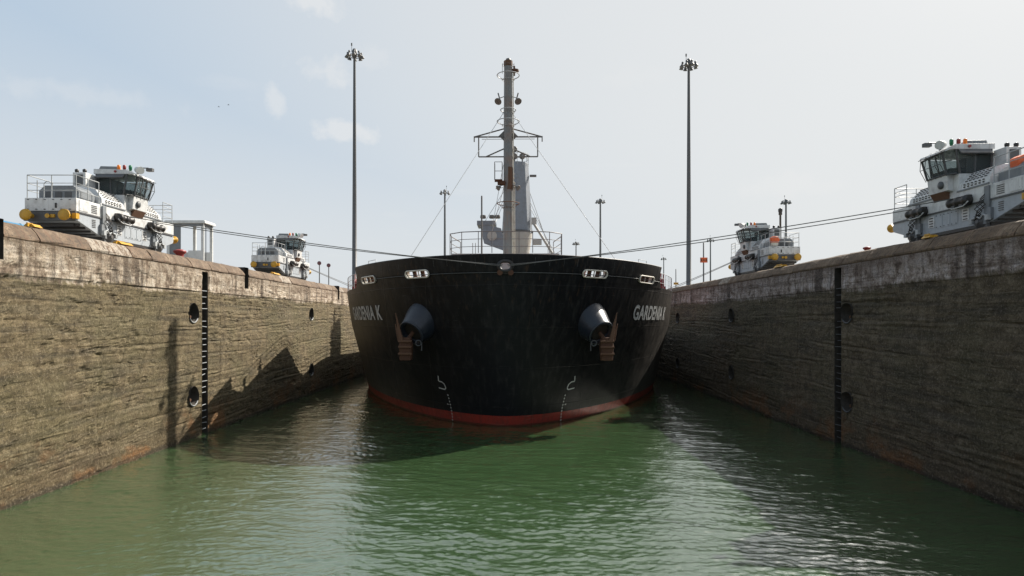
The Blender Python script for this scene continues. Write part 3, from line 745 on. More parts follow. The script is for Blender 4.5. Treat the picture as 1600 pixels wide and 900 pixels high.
    b.tube([(-1.14, .12, 1.95)] + arc + [(-1.46, .12, 1.95)], .018, 5); b.bar((-1.75, .12, 1.95), (-1.75, .12, 2.75), .02); b.build('hand_hoop', 'rail_paint', root)
    rail([(-.05, 7.0), (-.05, L - .06), (-W + .05, L - .06), (-W + .05, 7.0)], 1.98, 3.08, (2.32, 2.65, 2.85), [(-.05, 7.0), (-.05, L - .06), (-1.1, L - .06), (-W + .05, L - .06)])
    return root
LOC = [(-1, 27.5, 'large sunlit white locomotive nearest on the left wall, two yellow buffers in front'),
       (-1, 51.7, 'small distant white locomotive on the left wall beyond the flat-roofed booth'),
       (1, 23.0, 'grey shaded locomotive cut off by the right edge of the photo'),
       (1, 45.7, 'small distant grey locomotive on the right wall with an orange box on its platform')]
loco0 = make_loco()
for i, (s, y0, lab) in enumerate(LOC):
    o = loco0 if i == 0 else copy_tree(loco0)
    o.location = (s * 18.6, y0, TOP + .02); o.scale = (1 if s < 0 else -1, 1, .965); o['label'] = lab
# orange covers standing on the platforms of the right-hand locomotives
def orange_cover(x, y, z, sc, lab):
    t = thing('orange_cover', (x, y, z), lab, 'cover', 'orange covers on the locomotives')
    b = MB(); b.prism([(-.32, .35), (.30, .35), (.42, .62), (.30, .88), (-.1, .95), (-.4, .80)], 1, -.22, .25); b.build('hood', 'orange_paint', t, .06)
    b = MB(); b.box(-.3, .28, -.18, .2, .06, .36); b.build('case', 'cream_paint', t, .02)
    b = MB()
    for xx in (-.28, .26):
        for yy in (-.16, .18): b.bar((xx, yy, 0), (xx, yy, .1), .03)
    b.build('feet', 'dark_grey', t); t.scale = (sc,) * 3; return t
orange_cover(19.25, 23.95, TOP + 1.93, .95, 'red-orange cover on the platform of the locomotive at the right edge')
orange_cover(19.15, 46.15, TOP + 1.93, .8, 'orange box with pale legs on the platform of the small right-hand locomotive')

# ------------------------------------------------------------------ ship
SH = thing('cargo_ship', (-.2, 35.0, 0), 'black-hulled bulk carrier with red boot line and tall foremast filling the lock', 'ship', rz=-R(.8))
B = 14.6; ZT = 9.87
def beam(z): return 13.85 + .75 * min(max(z / 6.0, 0), 1)
def hull_par(z):
    w = min(max(z / ZT, -.25), 1.0)
    return 2.7 * (1 - w) ** 1.15 if w < 1 else 0.0, 28 - 3 * w, 1.3 + .35 * w, 1.6 + .4 * w
def hp(phi, z, off=0.0):
    Ys, Yf, n, m = hull_par(z); sg = 1 if phi >= 0 else -1; p = abs(phi)
    c_, s_ = max(math.cos(p), 0), max(math.sin(p), 0)
    return Vector((sg * beam(z) * s_ ** (2 / m), Yf - (Yf - Ys) * c_ ** (2 / n), z))
def nrm(phi, z):
    e = .01; p = phi if abs(phi) > .03 else (.03 if phi >= 0 else -.03)
    a_ = hp(p + e, z) - hp(p - e, z); b_ = hp(p, z + .1) - hp(p, z - .1); n_ = a_.cross(b_).normalized()
    return n_
PH = np.linspace(.0005, PI / 2, 400)
def arc_table(z):
    P = [hp(p, z) for p in PH]; L = [0.0]
    for i in range(1, len(P)): L.append(L[-1] + (P[i] - P[i - 1]).length)
    return np.array(L), np.array([p.x for p in P]), np.array([p.y for p in P])
def phi_at_b(b_, z):
    m = hull_par(z)[3]; return math.asin(min((abs(b_) / beam(z)) ** (m / 2), 1)) * (1 if b_ >= 0 else -1)
def phi_at_ratio(r, z):                       # half breadth / distance from the camera
    q = [(abs(hp(p, z).x) / (hp(p, z).y + 35) - r, p) for p in PH[:330]]
    for (d0, p0), (d1, p1) in zip(q, q[1:]):
        if d0 < 0 <= d1: return p0
    return 1.0
DK = 8.55
def ztop(phi, y=None):
    p = abs(phi)
    if p < 1.12: return DK
    if p < 1.21:
        t = (p - 1.12) / .09; return DK - 2.95 * math.sin(t * PI / 2)
    return 5.6
cols = list(np.linspace(0, 1, 70) ** 1.0 * PI / 2)
rows = 26
b = MB(); grid = []
def column(fn, zt):
    c_ = []
    for j in range(rows + 1):
        z = -2.5 + (zt + 2.5) * j / rows; c_.append(fn(z))
    return c_
allc = []
for p in reversed(cols[1:]): allc.append(column(lambda z, p=p: hp(-p, z), ztop(p)))
for p in cols: allc.append(column(lambda z, p=p: hp(p, z), ztop(p)))
aft = [32, 40, 60, 90, 120, 140]
def aftc(y, s): return column(lambda z, y=y, s=s: Vector((s * beam(z) * (1 - .6 * max(0, (y - 120) / 40) ** 2), y, z)), 5.6)
allc = [aftc(y, -1) for y in reversed(aft)] + allc + [aftc(y, 1) for y in aft]
vs = [v for c_ in allc for v in c_]; n_ = rows + 1
fs = [(i * n_ + j, (i + 1) * n_ + j, (i + 1) * n_ + j + 1, i * n_ + j + 1) for i in range(len(allc) - 1) for j in range(rows)]
fs += [(0 * n_ + j, 0 * n_ + j + 1, (len(allc) - 1) * n_ + j + 1, (len(allc) - 1) * n_ + j) for j in range(rows)]
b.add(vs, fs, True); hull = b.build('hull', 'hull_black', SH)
# decks (two levels)
b = MB()
for sgn_cols, zz in ((cols, None),):
    for p0, p1 in zip(cols[:-1], cols[1:]):
        z0, z1 = ztop(p0) - .02, ztop(p1) - .02
        A, C = hp(p0, z0), hp(p1, z1)
        b.add([(-A.x, A.y, z0), (A.x, A.y, z0), (C.x, C.y, z1), (-C.x, C.y, z1)], [(0, 1, 2, 3)])
b.add([(-B, 25.5, 5.58), (B, 25.5, 5.58), (B, 120, 5.58), (-B, 120, 5.58)], [(0, 1, 2, 3)])
b.add([(-B, 120, 5.58), (B, 120, 5.58), (B * .85, 140, 5.58), (-B * .85, 140, 5.58)], [(0, 1, 2, 3)])
b.build('deck', 'deck_red', SH)
# ---- bulwark round the bow with cut openings
PB = .80
def bul_top(p):
    return ZT
b = MB(); pc = np.linspace(-PB, PB, 121); nz = 8; outer = []; inner = []
for p in pc:
    co, ci = [], []
    for j in range(nz + 1):
        t = j / nz; z = DK - .05 + (ZT - DK + .05) * t
        ext = 1 + (.050 * (1 - t) ** 2.2 - .012 * math.sin(PI * t)) * (abs(p) / PB) ** 14        # swept end
        q = hp(p * ext, z); nn = nrm(p * ext, z)
        if nn.y > 0: nn = -nn
        kn = .035 if t > .28 else 0.0
        co.append(q + nn * (.02 + kn)); ci.append(q + nn * (.02 + kn) - nn * .09)
    outer.append(co); inner.append(ci)
vo = [v for c_ in outer for v in c_]; vi = [v for c_ in inner for v in c_]; k_ = nz + 1; N = len(vo); C = len(pc)
fs = []
for i in range(C - 1):
    for j in range(nz):
        q = (i * k_ + j, (i + 1) * k_ + j, (i + 1) * k_ + j + 1, i * k_ + j + 1); fs.append(q); fs.append(tuple(N + x for x in reversed(q)))
    fs.append((i * k_, N + i * k_, N + (i + 1) * k_, (i + 1) * k_)); fs.append((i * k_ + nz, (i + 1) * k_ + nz, N + (i + 1) * k_ + nz, N + i * k_ + nz))
for j in range(nz):
    fs.append((j, j + 1, N + j + 1, N + j)); e = (C - 1) * k_; fs.append((e + j, N + e + j, N + e + j + 1, e + j + 1))
b.add(vo + vi, fs, False)
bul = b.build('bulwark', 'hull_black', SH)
# openings: (pixel ratio, z, half length, half height)
ops = []
for r, z, hlen, hh_ in ((.139, 8.98, .98, .21), (.216, 8.93, 1.25, .22)):
    p = phi_at_ratio(r, z)
    for s in (-1, 1): ops.append((s * p, z, hlen, hh_))
ops.append((0.0, 9.25, .27, .20))
def frame(p, z):
    c_ = hp(p if abs(p) > 1e-3 else 1e-3, z); nn = nrm(p, z) if abs(p) > .03 else Vector((0, -1, 0))
    if nn.y > 0: nn = -nn
    t = Vector((0, 0, 1)).cross(nn).normalized(); u = nn.cross(t).normalized(); return c_, t, u, nn
def stadium(c_, t, u, hl_, hh_, n=10, tilt=0):
    pts = []; r = hh_
    for k in range(n + 1): a_ = -PI / 2 + PI * k / n; pts.append(c_ + t * (hl_ - r + r * math.cos(a_)) + u * (r * math.sin(a_)))
    for k in range(n + 1): a_ = PI / 2 + PI * k / n; pts.append(c_ + t * (-(hl_ - r) + r * math.cos(a_)) + u * (r * math.sin(a_)))
    return pts
cut = MB()
for p, z, hl_, hh_ in ops:
    c_, t, u, nn = frame(p, z); P = stadium(c_, t, u, hl_, hh_); n = len(P)
    cut.add([q + nn * .5 for q in P] + [q - nn * .5 for q in P], [tuple(range(n)), tuple(range(n, 2 * n))[::-1]] + [(i, n + i, n + (i + 1) % n, (i + 1) % n) for i in range(n)])
co_ = cut.build('cutter', 'hull_black', SH)
md = bul.modifiers.new('cut', 'BOOLEAN'); md.object = co_; md.operation = 'DIFFERENCE'; md.solver = 'EXACT'
bpy.context.view_layer.update()
dg = bpy.context.evaluated_depsgraph_get(); nm = bpy.data.meshes.new_from_object(bul.evaluated_get(dg)); bul.modifiers.clear()
old = bul.data; bul.data = nm; bpy.data.objects.remove(co_)
for p, z, hl_, hh_ in ops:
    c_, t, u, nn = frame(p, z); centre = abs(p) < 1e-3
    if centre:
        b = MB(); b.tube(stadium(c_ + nn * .12, t, u, .36, .27), .10, 8, closed=True); b.tube(stadium(c_ + nn * .06, t, u, .44, .40), .05, 6, closed=True)
        fr = b.build('bow_fairlead', 'black_iron', SH)
        b = MB(); b.lathe([(.12, 0), (.16, .05), (.16, .1)], c_ + t * -.3 - u * .36 + nn * .1, nn, 10); b.lathe([(.12, 0), (.16, .05), (.16, .1)], c_ + t * .3 - u * .36 + nn * .1, nn, 10); b.build('lug', 'rust', fr)
        continue
    b = MB(); b.tube(stadium(c_ + nn * .09, t, u, hl_, hh_), .045, 6, closed=True)
    P = stadium(c_ + nn * .08, t, u, hl_ + .005, hh_ + .005); Q = [q - nn * .34 for q in P]; n = len(P)
    b.add(P + Q, [(i, (i + 1) % n, n + (i + 1) % n, n + i) for i in range(n)], True)
    fr = b.build('roller_fairlead', 'cream_paint', SH)
    for q in (-.38, .30):
        b = MB(); b.lathe([(.17, -.22), (.13, -.14), (.12, 0), (.13, .14), (.17, .22)], c_ + t * q * (1 if p < 0 else -1) - nn * .12, u, 12); b.build('roller', 'rust', fr)
    b = MB(); b.box(-.02, .02, -.02, .02, -.2, .2); b = MB(); b.bar(c_ + t * .02 - u * .2 - nn * .05, c_ + t * .02 + u * .2 - nn * .05, .035); b.build('divider', 'cream_paint', fr)
# white bitts and gear standing behind openings on the forecastle
for s in (-1, 1):
    for (xx, yy) in ((4.3, 4.8), (9.2, 9.0)):
        for q in (0, .8):
            b = MB(); b.lathe([(.20, 0), (.20, .75), (.27, .76), (.27, .84)], (s * xx + q * .6, yy + q, DK), (0, 0, 1), 14); b.build('mooring_bitt', 'crane_white', SH)
# weld ribs showing through the bulwark
b = MB()
for p in np.linspace(-.74, .74, 27):
    if any(abs(p - o_[0]) < .06 for o_ in ops): continue
    q0 = hp(p, ZT - .55); q1 = hp(p, ZT - .12); nn = nrm(p, ZT - .4); nn = -nn if nn.y > 0 else nn
    b.bar(q0 + nn * .05, q1 + nn * .05, .012, 4)
b.build('weld_ribs', 'dark_grey', SH)
b = MB(); b.tube([hp(p, ZT) + Vector((0, 0, .01)) for p in np.linspace(-PB, PB, 81)], .05, 6); b.build('cap_rail', 'hull_black', SH)
b = MB(); pts = []
for p in np.linspace(-PB, PB, 81):
    nn = nrm(p, DK + .37); nn = -nn if nn.y > 0 else nn; pts.append(hp(p, DK + .37) + nn * .05)
b.tube(pts, .022, 5); b.build('knuckle_seam', 'dark_grey', SH)
# small hoops standing on the bulwark rim
for s in (-1, 1):
    b = MB(); A = hp(s * .66, ZT); C_ = hp(s * .60, ZT); b.tube([A, A + Vector((0, 0, .22)), C_ + Vector((0, 0, .22)), C_], .018, 5); b.build('rim_hoop', 'rail_paint', SH)
# ---- ship name, wrapped on the hull
def name_mesh(side):
    cu = bpy.data.curves.new('name', 'FONT'); cu.body = 'GARDENIA K'; cu.size = 1.30; cu.space_character = 1.06; cu.offset = .038
    to = bpy.data.objects.new('tmp', cu); COL.objects.link(to); bpy.context.view_layer.update()
    me = bpy.data.meshes.new_from_object(to.evaluated_get(bpy.context.evaluated_depsgraph_get())); bpy.data.objects.remove(to)
    us = [v.co.x for v in me.vertices]; Lt = max(us)
    zb = 6.35
    p0 = phi_at_ratio(.197, 6.9)
    for v in me.vertices:
        u, h = v.co.x, v.co.y; z = zb + h
        Lz, bx, by = arc_table_c(round(z, 2))
        s0 = np.interp(p0, PH, Lz)
        s_ = s0 + (u if side > 0 else (Lt - u))
        if side > 0: s_ += (0)
        ph = float(np.interp(s_, Lz, PH)); q = hp(side * ph, z); nn = nrm(side * ph, z)
        if nn.x * side < 0: nn = -nn
        v.co = q + nn * .035
    return me
_ac = {}
def arc_table_c(z):
    if z not in _ac: _ac[z] = arc_table(z)
    return _ac[z]
for s in (1, -1):
    me = name_mesh(s); me.materials.clear(); me.materials.append(M['name_mark']); o = bpy.data.objects.new('ship_name', me); COL.objects.link(o); o.parent = SH
# ---- bulb symbols and draught marks
def strip(pts, w, name):
    b = MB()
    P = []
    for bx, z in pts:
        ph = phi_at_b(bx, z); q = hp(ph, z); nn = nrm(ph, z); nn = -nn if nn.y > 0 else nn; P.append((q + nn * .03, nn))
    vs = []
    for i, (q, nn) in enumerate(P):
        t = (P[min(i + 1, len(P) - 1)][0] - P[max(i - 1, 0)][0]).normalized(); sd = t.cross(nn).normalized() * w / 2; vs += [q + sd, q - sd]
    b.add(vs, [(2 * i, 2 * i + 1, 2 * i + 3, 2 * i + 2) for i in range(len(P) - 1)]); return b.build(name, 'white_mark', SH)
for s in (-1, 1):
    bx = lambda px: s * (abs(px)) * .0388
    pts = [(bx(107), 2.90), (bx(107), 2.58), (bx(106), 2.56), (bx(101), 2.53), (bx(97), 2.40), (bx(95), 2.22), (bx(95), 2.12), (bx(97), 2.07), (bx(107), 2.13)]
    strip(pts, .075, 'bulb_symbol')
    for k in range(9):
        z = 1.72 - k * .20; px = 93 - 7.0 * math.sin((k + 1) / 9 * PI / 2)
        strip([(bx(px + .5), z + .042), (bx(px - .7), z - .042)], .085, 'draught_mark')
        if k == 3: strip([(bx(px + 5.5), z + .02), (bx(px + 3), z - .01)], .06, 'draught_mark')
# ---- anchors and bolsters
for s in (-1, 1):
    z = 6.0; ph = phi_at_ratio(.132, z) * s; base = hp(ph, z)
    d = Vector((s * .42, -.62, -.52)).normalized()
    b = MB(); b.lathe([(1.25, -.9), (1.12, 0), (.80, 1.02), (.80, 1.10), (.66, 1.12), (.60, .8)], base + Vector((0, 0, .15)), d, 28); bo = b.build('anchor_bolster', 'bolster_blue', SH)
    b = MB(); b.tube([base + Vector((0, 0, .15)) + d * 1.08 + (d.orthogonal().normalized() * math.cos(t_) + d.cross(d.orthogonal().normalized()) * math.sin(t_)) * .76 for t_ in np.linspace(0, 2 * PI, 25)[:-1]], .075, 8, closed=True); b.build('bolster_rim', 'bolster_blue', bo)
    b = MB(); b.lathe([(.58, .95), (.5, .90), (.01, .88)], base + Vector((0, 0, .15)), d, 20); b.build('hawse_mouth', 'black_iron', bo)
    tip = base + Vector((0, 0, .15)) + d * 1.15
    an = tip + Vector((s * .30, -.02, -.72))
    b = MB()      # crown block
    cr = [(-.36, -.26), (.36, -.30), (.42, .10), (.34, .30), (-.34, .30), (-.42, .05)]
    vs = [an + Vector((s * x, y, h)) for h, k in ((-.85, .90), (.0, 1.0), (.50, .84)) for x, y in [(c0 * k, c1 * k) for c0, c1 in cr]]
    n = 6; fs = [tuple(range(n))[::-1], tuple(range(2 * n, 3 * n))] + [(i * n + j, i * n + (j + 1) % n, (i + 1) * n + (j + 1) % n, (i + 1) * n + j) for i in range(2) for j in range(n)]
    b.add(vs, fs); A_ = b.build('anchor', 'rust', SH, .05)
    b = MB()
    for zz in (-.45, -.05, .28): b.box(an.x - .40, an.x + .40, an.y - .36, an.y - .20, an.z + zz - .06, an.z + zz + .06)
    b.build('crown_rib', 'rust_light', A_, .02)
    for (ox, oy, hgt, tlt) in ((.22, -.20, 1.95, .34), (.38, .18, 1.30, .30)):
        b = MB(); base_ = an + Vector((s * ox, oy, .3)); tip_ = base_ + Vector((s * tlt, oy * .3, hgt - .3))
        wv = Vector((.13, 0, 0)); hv = Vector((0, .16, 0))
        b.add([base_ - wv - hv, base_ + wv - hv, base_ + wv + hv, base_ - wv + hv, tip_ - wv * .14 - hv * .2, tip_ + wv * .14 - hv * .2, tip_ + wv * .14 + hv * .2, tip_ - wv * .14 + hv * .2],
              [(0, 3, 2, 1), (4, 5, 6, 7), (0, 1, 5, 4), (1, 2, 6, 5), (2, 3, 7, 6), (3, 0, 4, 7)]); b.build('fluke', 'rust_light', A_, .02)
    b = MB(); b.tube([an + Vector((0, 0, .2)), tip - d * .5], .13, 8); b.build('shank', 'rust', A_)
    b = MB(); b.tube([tip + Vector((-s * .6, .15, -.3)), tip + Vector((-s * .62, .05, -1.0))], .04, 5); b.ring(tip + Vector((-s * .45, -.1, -.55)), .16, .035, 12, 1); b.build('anchor_lashing', 'dark_grey', A_)
# ---- side rails on the forecastle aft of the bulwark, with red winches
for s in (-1, 1):
    b = MB(); ps = np.linspace(PB + .03, 1.10, 12); base = [hp(s * p, DK) * 1.0 for p in ps]
    for h in (.35, .7, 1.05): b.tube([q + Vector((-s * .06, 0, h)) for q in base], .022 if h > 1 else .015, 5)
    for q in base[::2]: b.bar(q + Vector((-s * .06, 0, 0)), q + Vector((-s * .06, 0, 1.05)), .022, 5)
    b.build('side_railing', 'rail_paint', SH)
    ps2 = np.linspace(1.10, PI / 2, 16); base = [hp(s * p, ztop(p)) for p in ps2] + [Vector((s * B, y, 5.6)) for y in range(28, 121, 4)]
    b = MB()
    for h in (.35, .7, 1.05): b.tube([q + Vector((-s * .06, 0, h)) for q in base], .02, 5)
    for q in base: b.bar(q + Vector((-s * .06, 0, 0)), q + Vector((-s * .06, 0, 1.05)), .02, 5)
    b.build('side_railing', 'rail_paint', SH)
    q = hp(s * .95, DK)
    b = MB(); cx_ = q.x - s * .75; cy_ = q.y
    b.box(cx_ - .5, cx_ + .5, cy_ - .35, cy_ + .35, DK, DK + .22)
    b.lathe([(.34, -.4), (.34, -.34), (.2, -.32), (.2, .32), (.34, .34), (.34, .4)], (cx_, cy_, DK + .5), (1, 0, 0), 16)
    b.bar((cx_ + s * .45, cy_, DK), (cx_ + s * .42, cy_, DK + 1.15), .06); b.bar((cx_ + s * .2, cy_ - .2, DK), (cx_ + s * .25, cy_, DK + 1.2), .05)
    b.build('winch', 'red_paint', SH)
    b = MB(); b.lathe([(.16, 0), (.16, .7), (.22, .72), (.22, .8)], (hp(s * .86, DK).x - s * .35, hp(s * .86, DK).y, DK), (0, 0, 1), 12); b.build('bitt', 'crane_white', SH)
# ---- store house with rail platform, foremast
y0, y1 = 6.2, 11.9; pz = 10.62
b = MB(); b.box(-3.6, 3.4, y0 + .4, y1, DK, pz); b.build('store_house', 'crane_white', SH)
def arcpts(h, x0=-3.85, x1=3.65):
    P = [(x0 + .35, y1, h), (x0, y0 + 2.6, h), (x0 + .05, y0 + 1.2, h), (x0 + .9, y0 + .3, h)] + [(x, y0, h) for x in np.linspace(x0 + 2.0, x1 - 2.0, 5)] + [(x1 - .9, y0 + .3, h), (x1 - .05, y0 + 1.2, h), (x1, y0 + 2.6, h), (x1 - .35, y1, h)]
    return P
b = MB()
for h, r in ((.42, .02), (.90, .02), (1.38, .032)): b.tube(arcpts(pz + h), r, 6)
for x, y, _ in arcpts(0): b.bar((x, y, pz), (x, y, pz + 1.38), .028)
for x in (-2.6, -2.4, 2.9): b.bar((x, y1 - .2, pz), (x, y1 - .2, pz + 1.3), .025)
b.build('platform_railing', 'mast_paint', SH)
mx, my = 0.0, 11.0
zi = lambda y: 6.3 + (500 - y) * .046
b = MB(); b.lathe([(.38, DK), (.36, 12), (.32, 20), (.30, 24.2), (.30, 24.5)], (mx, my, 0), (0, 0, 1), 24); mast = b.build('foremast', 'mast_paint', SH)
b = MB(); b.tube([(mx + .38, my - .15, DK + 2), (mx + .36, my - .1, 24)], .045, 6); b.tube([(mx + .48, my - .15, DK + 2), (mx + .47, my - .1, zi(285))], .035, 6); b.tube([(mx + .30, my - .34, DK + 2), (mx + .28, my - .30, zi(300))], .03, 6)
for k in range(20): b.bar((mx + .36, my - .2, DK + 2.5 + k * .3), (mx + .50, my - .2, DK + 2.5 + k * .3), .012, 4)
b.build('mast_pipes', 'cream_paint', mast)
b = MB(); b.lathe([(.325, zi(262)), (.33, zi(285)), (.335, zi(297))], (mx + .02, my - .012, 0), (0, 0, 1), 20); b.build('rust_band', 'rust_light', mast)
b = MB(); b.lathe([(.315, zi(104)), (.32, zi(96))], (mx, my, 0), (0, 0, 1), 20); b.build('rust_band', 'rust_light', mast)
for (y_, r) in ((118, .80), (190, .80), (172, .55), (318, .80)):
    b = MB(); b.ring((mx, my, zi(y_)), r, .032, 28)
    b.ring((mx, my, zi(y_) - .32), r * .55, .016, 20)
    for k in range(6):
        t = 2 * PI * k / 6 + .2; b.bar((mx + .35 * math.cos(t), my + .35 * math.sin(t), zi(y_) - .35), (mx + r * math.cos(t), my + r * math.sin(t), zi(y_)), .014, 4)
    b.build('hoop_guard', 'rail_paint' if y_ < 300 else 'rust_light', mast)
b = MB()
hw = 2.44; zc = zi(214); zap = zi(201)
b.bar((mx - hw, my, zc), (mx + hw, my, zc), .055, 6); b.bar((mx - hw, my, zc), (mx - .25, my, zap), .05, 6); b.bar((mx + hw, my, zc), (mx + .25, my, zap), .05, 6)
for s in (-1, 1):
    b.bar((mx + s * 2.12, my, zc), (mx + s * 2.12, my, zi(245)), .05, 6); b.bar((mx + s * hw, my, zc + .05), (mx + s * hw, my, zc - .35), .045, 6)
    b.bar((mx + s * 1.6, my, zi(245)), (mx + s * .25, my, zi(232)), .05, 6); b.bar((mx + s * .3, my, zc - .16), (mx + s * 1.9, my, zc - .16), .02, 5)
    b.prism([(mx + s * .3, zc), (mx + s * .75, zc), (mx + s * .3, zc + .45)], 1, my - .02, my + .02); b.prism([(mx + s * .3, zc), (mx + s * .6, zc), (mx + s * .3, zc - .3)], 1, my - .02, my + .02)
b.bar((mx - 2.12, my, zi(245)), (mx + 2.12, my, zi(245)), .05, 6)
b.build('crosstree', 'mast_dark', mast)
def flood(c_, d, r, mat='dark_grey'):
    b = MB(); b.lathe([(r * .35, 0), (r * .55, r * .5), (r, r * 1.1), (r, r * 1.3), (r * .8, r * 1.3)], c_, d, 14); return b
for s in (-1, 1):
    b = flood((mx + s * .62, my - .25, zi(157)), (s * .3, -.6, -.7), .26); b.bar((mx + s * .3, my, zi(151)), (mx + s * .62, my - .2, zi(155)), .03); b.bar((mx + s * .62, my - .2, zi(155)), (mx + s * .72, my - .2, zi(147)), .05); b.build('floodlight', 'mast_dark', mast)
    b = flood((mx + s * .55, my - .3, zi(293)), (s * .7, -.4, -.5), .2); b.bar((mx + s * .3, my - .2, zi(290)), (mx + s * .6, my - .3, zi(292)), .03); b.bar((mx + s * .35, my - .2, zi(294)), (mx + s * .9, my - .2, zi(296)), .02); b.build('floodlight', 'mast_dark', mast)
b = MB(); X0, X1, z0, z1 = mx - .95, mx - .42, zi(285), zi(257)
b.box(X0, X1, my - .75, my - .1, z0, z0 + .07); b.box(X0 + .2, mx - .2, my - .6, my - .2, z0 - .25, z0)
bk = b.build('lookout_basket', 'rust', mast)
b = MB()
for xx in (X0, X1):
    for yy in (my - .75, my - .1): b.bar((xx, yy, z0), (xx, yy, z1), .025)
for zz in (z1, (z0 + z1) / 2): b.tube([(X0, my - .1, zz), (X0, my - .75, zz), (X1, my - .75, zz), (X1, my - .1, zz)], .022, 5)
b.build('basket_rail', 'mast_dark', bk)
b = MB(); b.lathe([(.20, 24.5), (.20, 24.7), (.10, 24.72), (.10, 24.85), (.17, 24.86), (.17, 25.05), (.04, 25.12)], (mx, my, 0), (0, 0, 1), 12)
for k in range(6):
    t = 2 * PI * k / 6; b.bar((mx + .42 * math.cos(t), my + .42 * math.sin(t), 24.0), (mx + .42 * math.cos(t), my + .42 * math.sin(t), 24.75), .015, 4)
b.ring((mx, my, 24.6), .42, .015, 16); b.build('masthead_light', 'mast_dark', mast)
b = MB(); b.lathe([(.30, 0), (.30, .12)], (mx + .48, my, zi(112)), (0, 0, 1), 8); b.box(mx + .36, mx + .5, my - .1, my + .1, zi(110), zi(104)); b.box(mx + .38, mx + .5, my - .1, my + .1, zi(118), zi(113)); b.build('signal_horn', 'rust', mast)
b = MB(); b.lathe([(.07, DK), (.06, 15.4), (.05, 15.5)], (-1.98, 12.4, 0), (0, 0, 1), 10); b.build('deck_pole', 'mast_dark', SH)
# stays
for p0, p1 in (((mx - .3, my, zi(175)), (-5.5, 1.9, 9.95)), ((mx + .3, my, zi(177)), (6.55, 3.6, 9.95)), ((mx - .3, my + .2, zi(290)), (-1.5, 15, 12.5)), ((mx - .35, my, zi(258)), (mx - 1.15, my + .5, zi(352)))):
    b = MB(); b.tube([p0, p1], .018, 5); b.build('stay_wire', 'rail_paint', mast)
# ---- deck crane behind the mast
kx, ky = .62, 42.0; k = .077
zk = lambda y: 6.3 + (500 - y) * k
b = MB(); b.lathe([(1.75, 5.6), (1.5, 7), (1.5, 14.5), (1.8, zk(369)), (1.8, zk(365))], (kx, ky, 0), (0, 0, 1), 28); crane = b.build('deck_crane', 'crane_white', SH)
b = MB(); pr = []
for (r, z) in ((1.86, zk(362)), (1.80, zk(355)), (1.36, zk(260)), (1.34, zk(256))): pr.append((r, z))
vs = []; n = 8
for r, z in pr:
    for q in range(n): t = 2 * PI * (q + .5) / n + .35; vs.append((kx + r * math.cos(t), ky + r * math.sin(t), z))
b.add(vs, [tuple(range(n))[::-1], tuple(range(3 * n, 4 * n))] + [(i * n + j, i * n + (j + 1) % n, (i + 1) * n + (j + 1) % n, (i + 1) * n + j) for i in range(3) for j in range(n)])
b.build('crane_tower', 'crane_grey', crane, .03)
b = MB(); b.ring((kx, ky, zk(363)), 1.86, .10, 28); b.build('slew_ring', 'dark_grey', crane)
b = MB()
for h in (.5, 1.05): b.ring((kx, ky, zk(256) + h), 1.35, .03, 16)
for q in range(12): t = 2 * PI * q / 12; b.bar((kx + 1.35 * math.cos(t), ky + 1.35 * math.sin(t), zk(262)), (kx + 1.35 * math.cos(t), ky + 1.35 * math.sin(t), zk(256) + 1.05), .03, 4)
b.build('crane_railing', 'rail_paint', crane)
for xx, zz in ((kx - .3, zk(247)), (kx + .6, zk(247)), (kx - .35, zk(236))):
    b = MB(); b.lathe([(.32, -.12), (.36, -.1), (.28, 0), (.36, .1), (.32, .12)], (xx, ky - .8, zz), (0, 1, 0), 14); b.bar((xx, ky - .8, zk(256)), (xx, ky - .8, zz), .08); b.build('pulley', 'mast_dark', crane)
b = MB(); b.box(kx + 1.5, kx + 2.3, ky - .3, ky, zk(277), zk(274)); b.build('side_lamp', 'mast_dark', crane)
b = MB()   # jib resting forward: side plates with cut-out
jy = ky - 5
b.prism([(-3.6, zk(358)), (-1.2, zk(366)), (-.6, zk(392)), (-.6, zk(400)), (-3.1, zk(388)), (-3.4, zk(372))], 1, jy, jy + .25); b.box(-3.9, -1.8, jy - .1, jy + 3, zk(361), zk(355)); b.build('jib_end', 'crane_grey', crane)
b = MB(); b.lathe([(.55, -.06), (.55, -.03)], (-2.2, jy - .02, zk(377)), (0, 1, 0), 16); b.build('jib_opening', 'crane_white', crane)
for xx in (-3.2, -2.2, -1.6):
    b = MB(); b.lathe([(.3, 0), (.35, .1), (.3, .35)], (xx, jy - .2, zk(352)), (0, 0, 1), 10); b.build('jib_sheave', 'mast_dark', crane)
b = MB(); b.bar((kx + 2.0, ky - 1, zk(352)), (kx + 4.3, ky - 1, zk(400)), .16); b.box(kx + 1.8, kx + 2.9, ky - 1.2, ky - .6, zk(384), zk(376)); b.box(kx + 1.7, kx + 2.3, ky - 1, ky - .5, zk(352), zk(342)); b.build('boom_brace', 'crane_white', crane)
b = MB()
for q in (0, .35, .6): b.tube([(kx + 1.5, ky, zk(300 + q * 40)), (kx + 4.2 + q, ky, zk(402))], .035, 5)
b.tube([(kx - 1.5, ky - 1, zk(300)), (-3.0, jy, zk(356))], .03, 5); b.tube([(kx - 1.6, ky - 1, zk(315)), (-2.2, jy, zk(356))], .03, 5); b.tube([(kx - 1.7, ky - 1, zk(322)), (-1.8, jy, zk(357))], .03, 5)
b.build('crane_wire', 'rail_paint', crane)
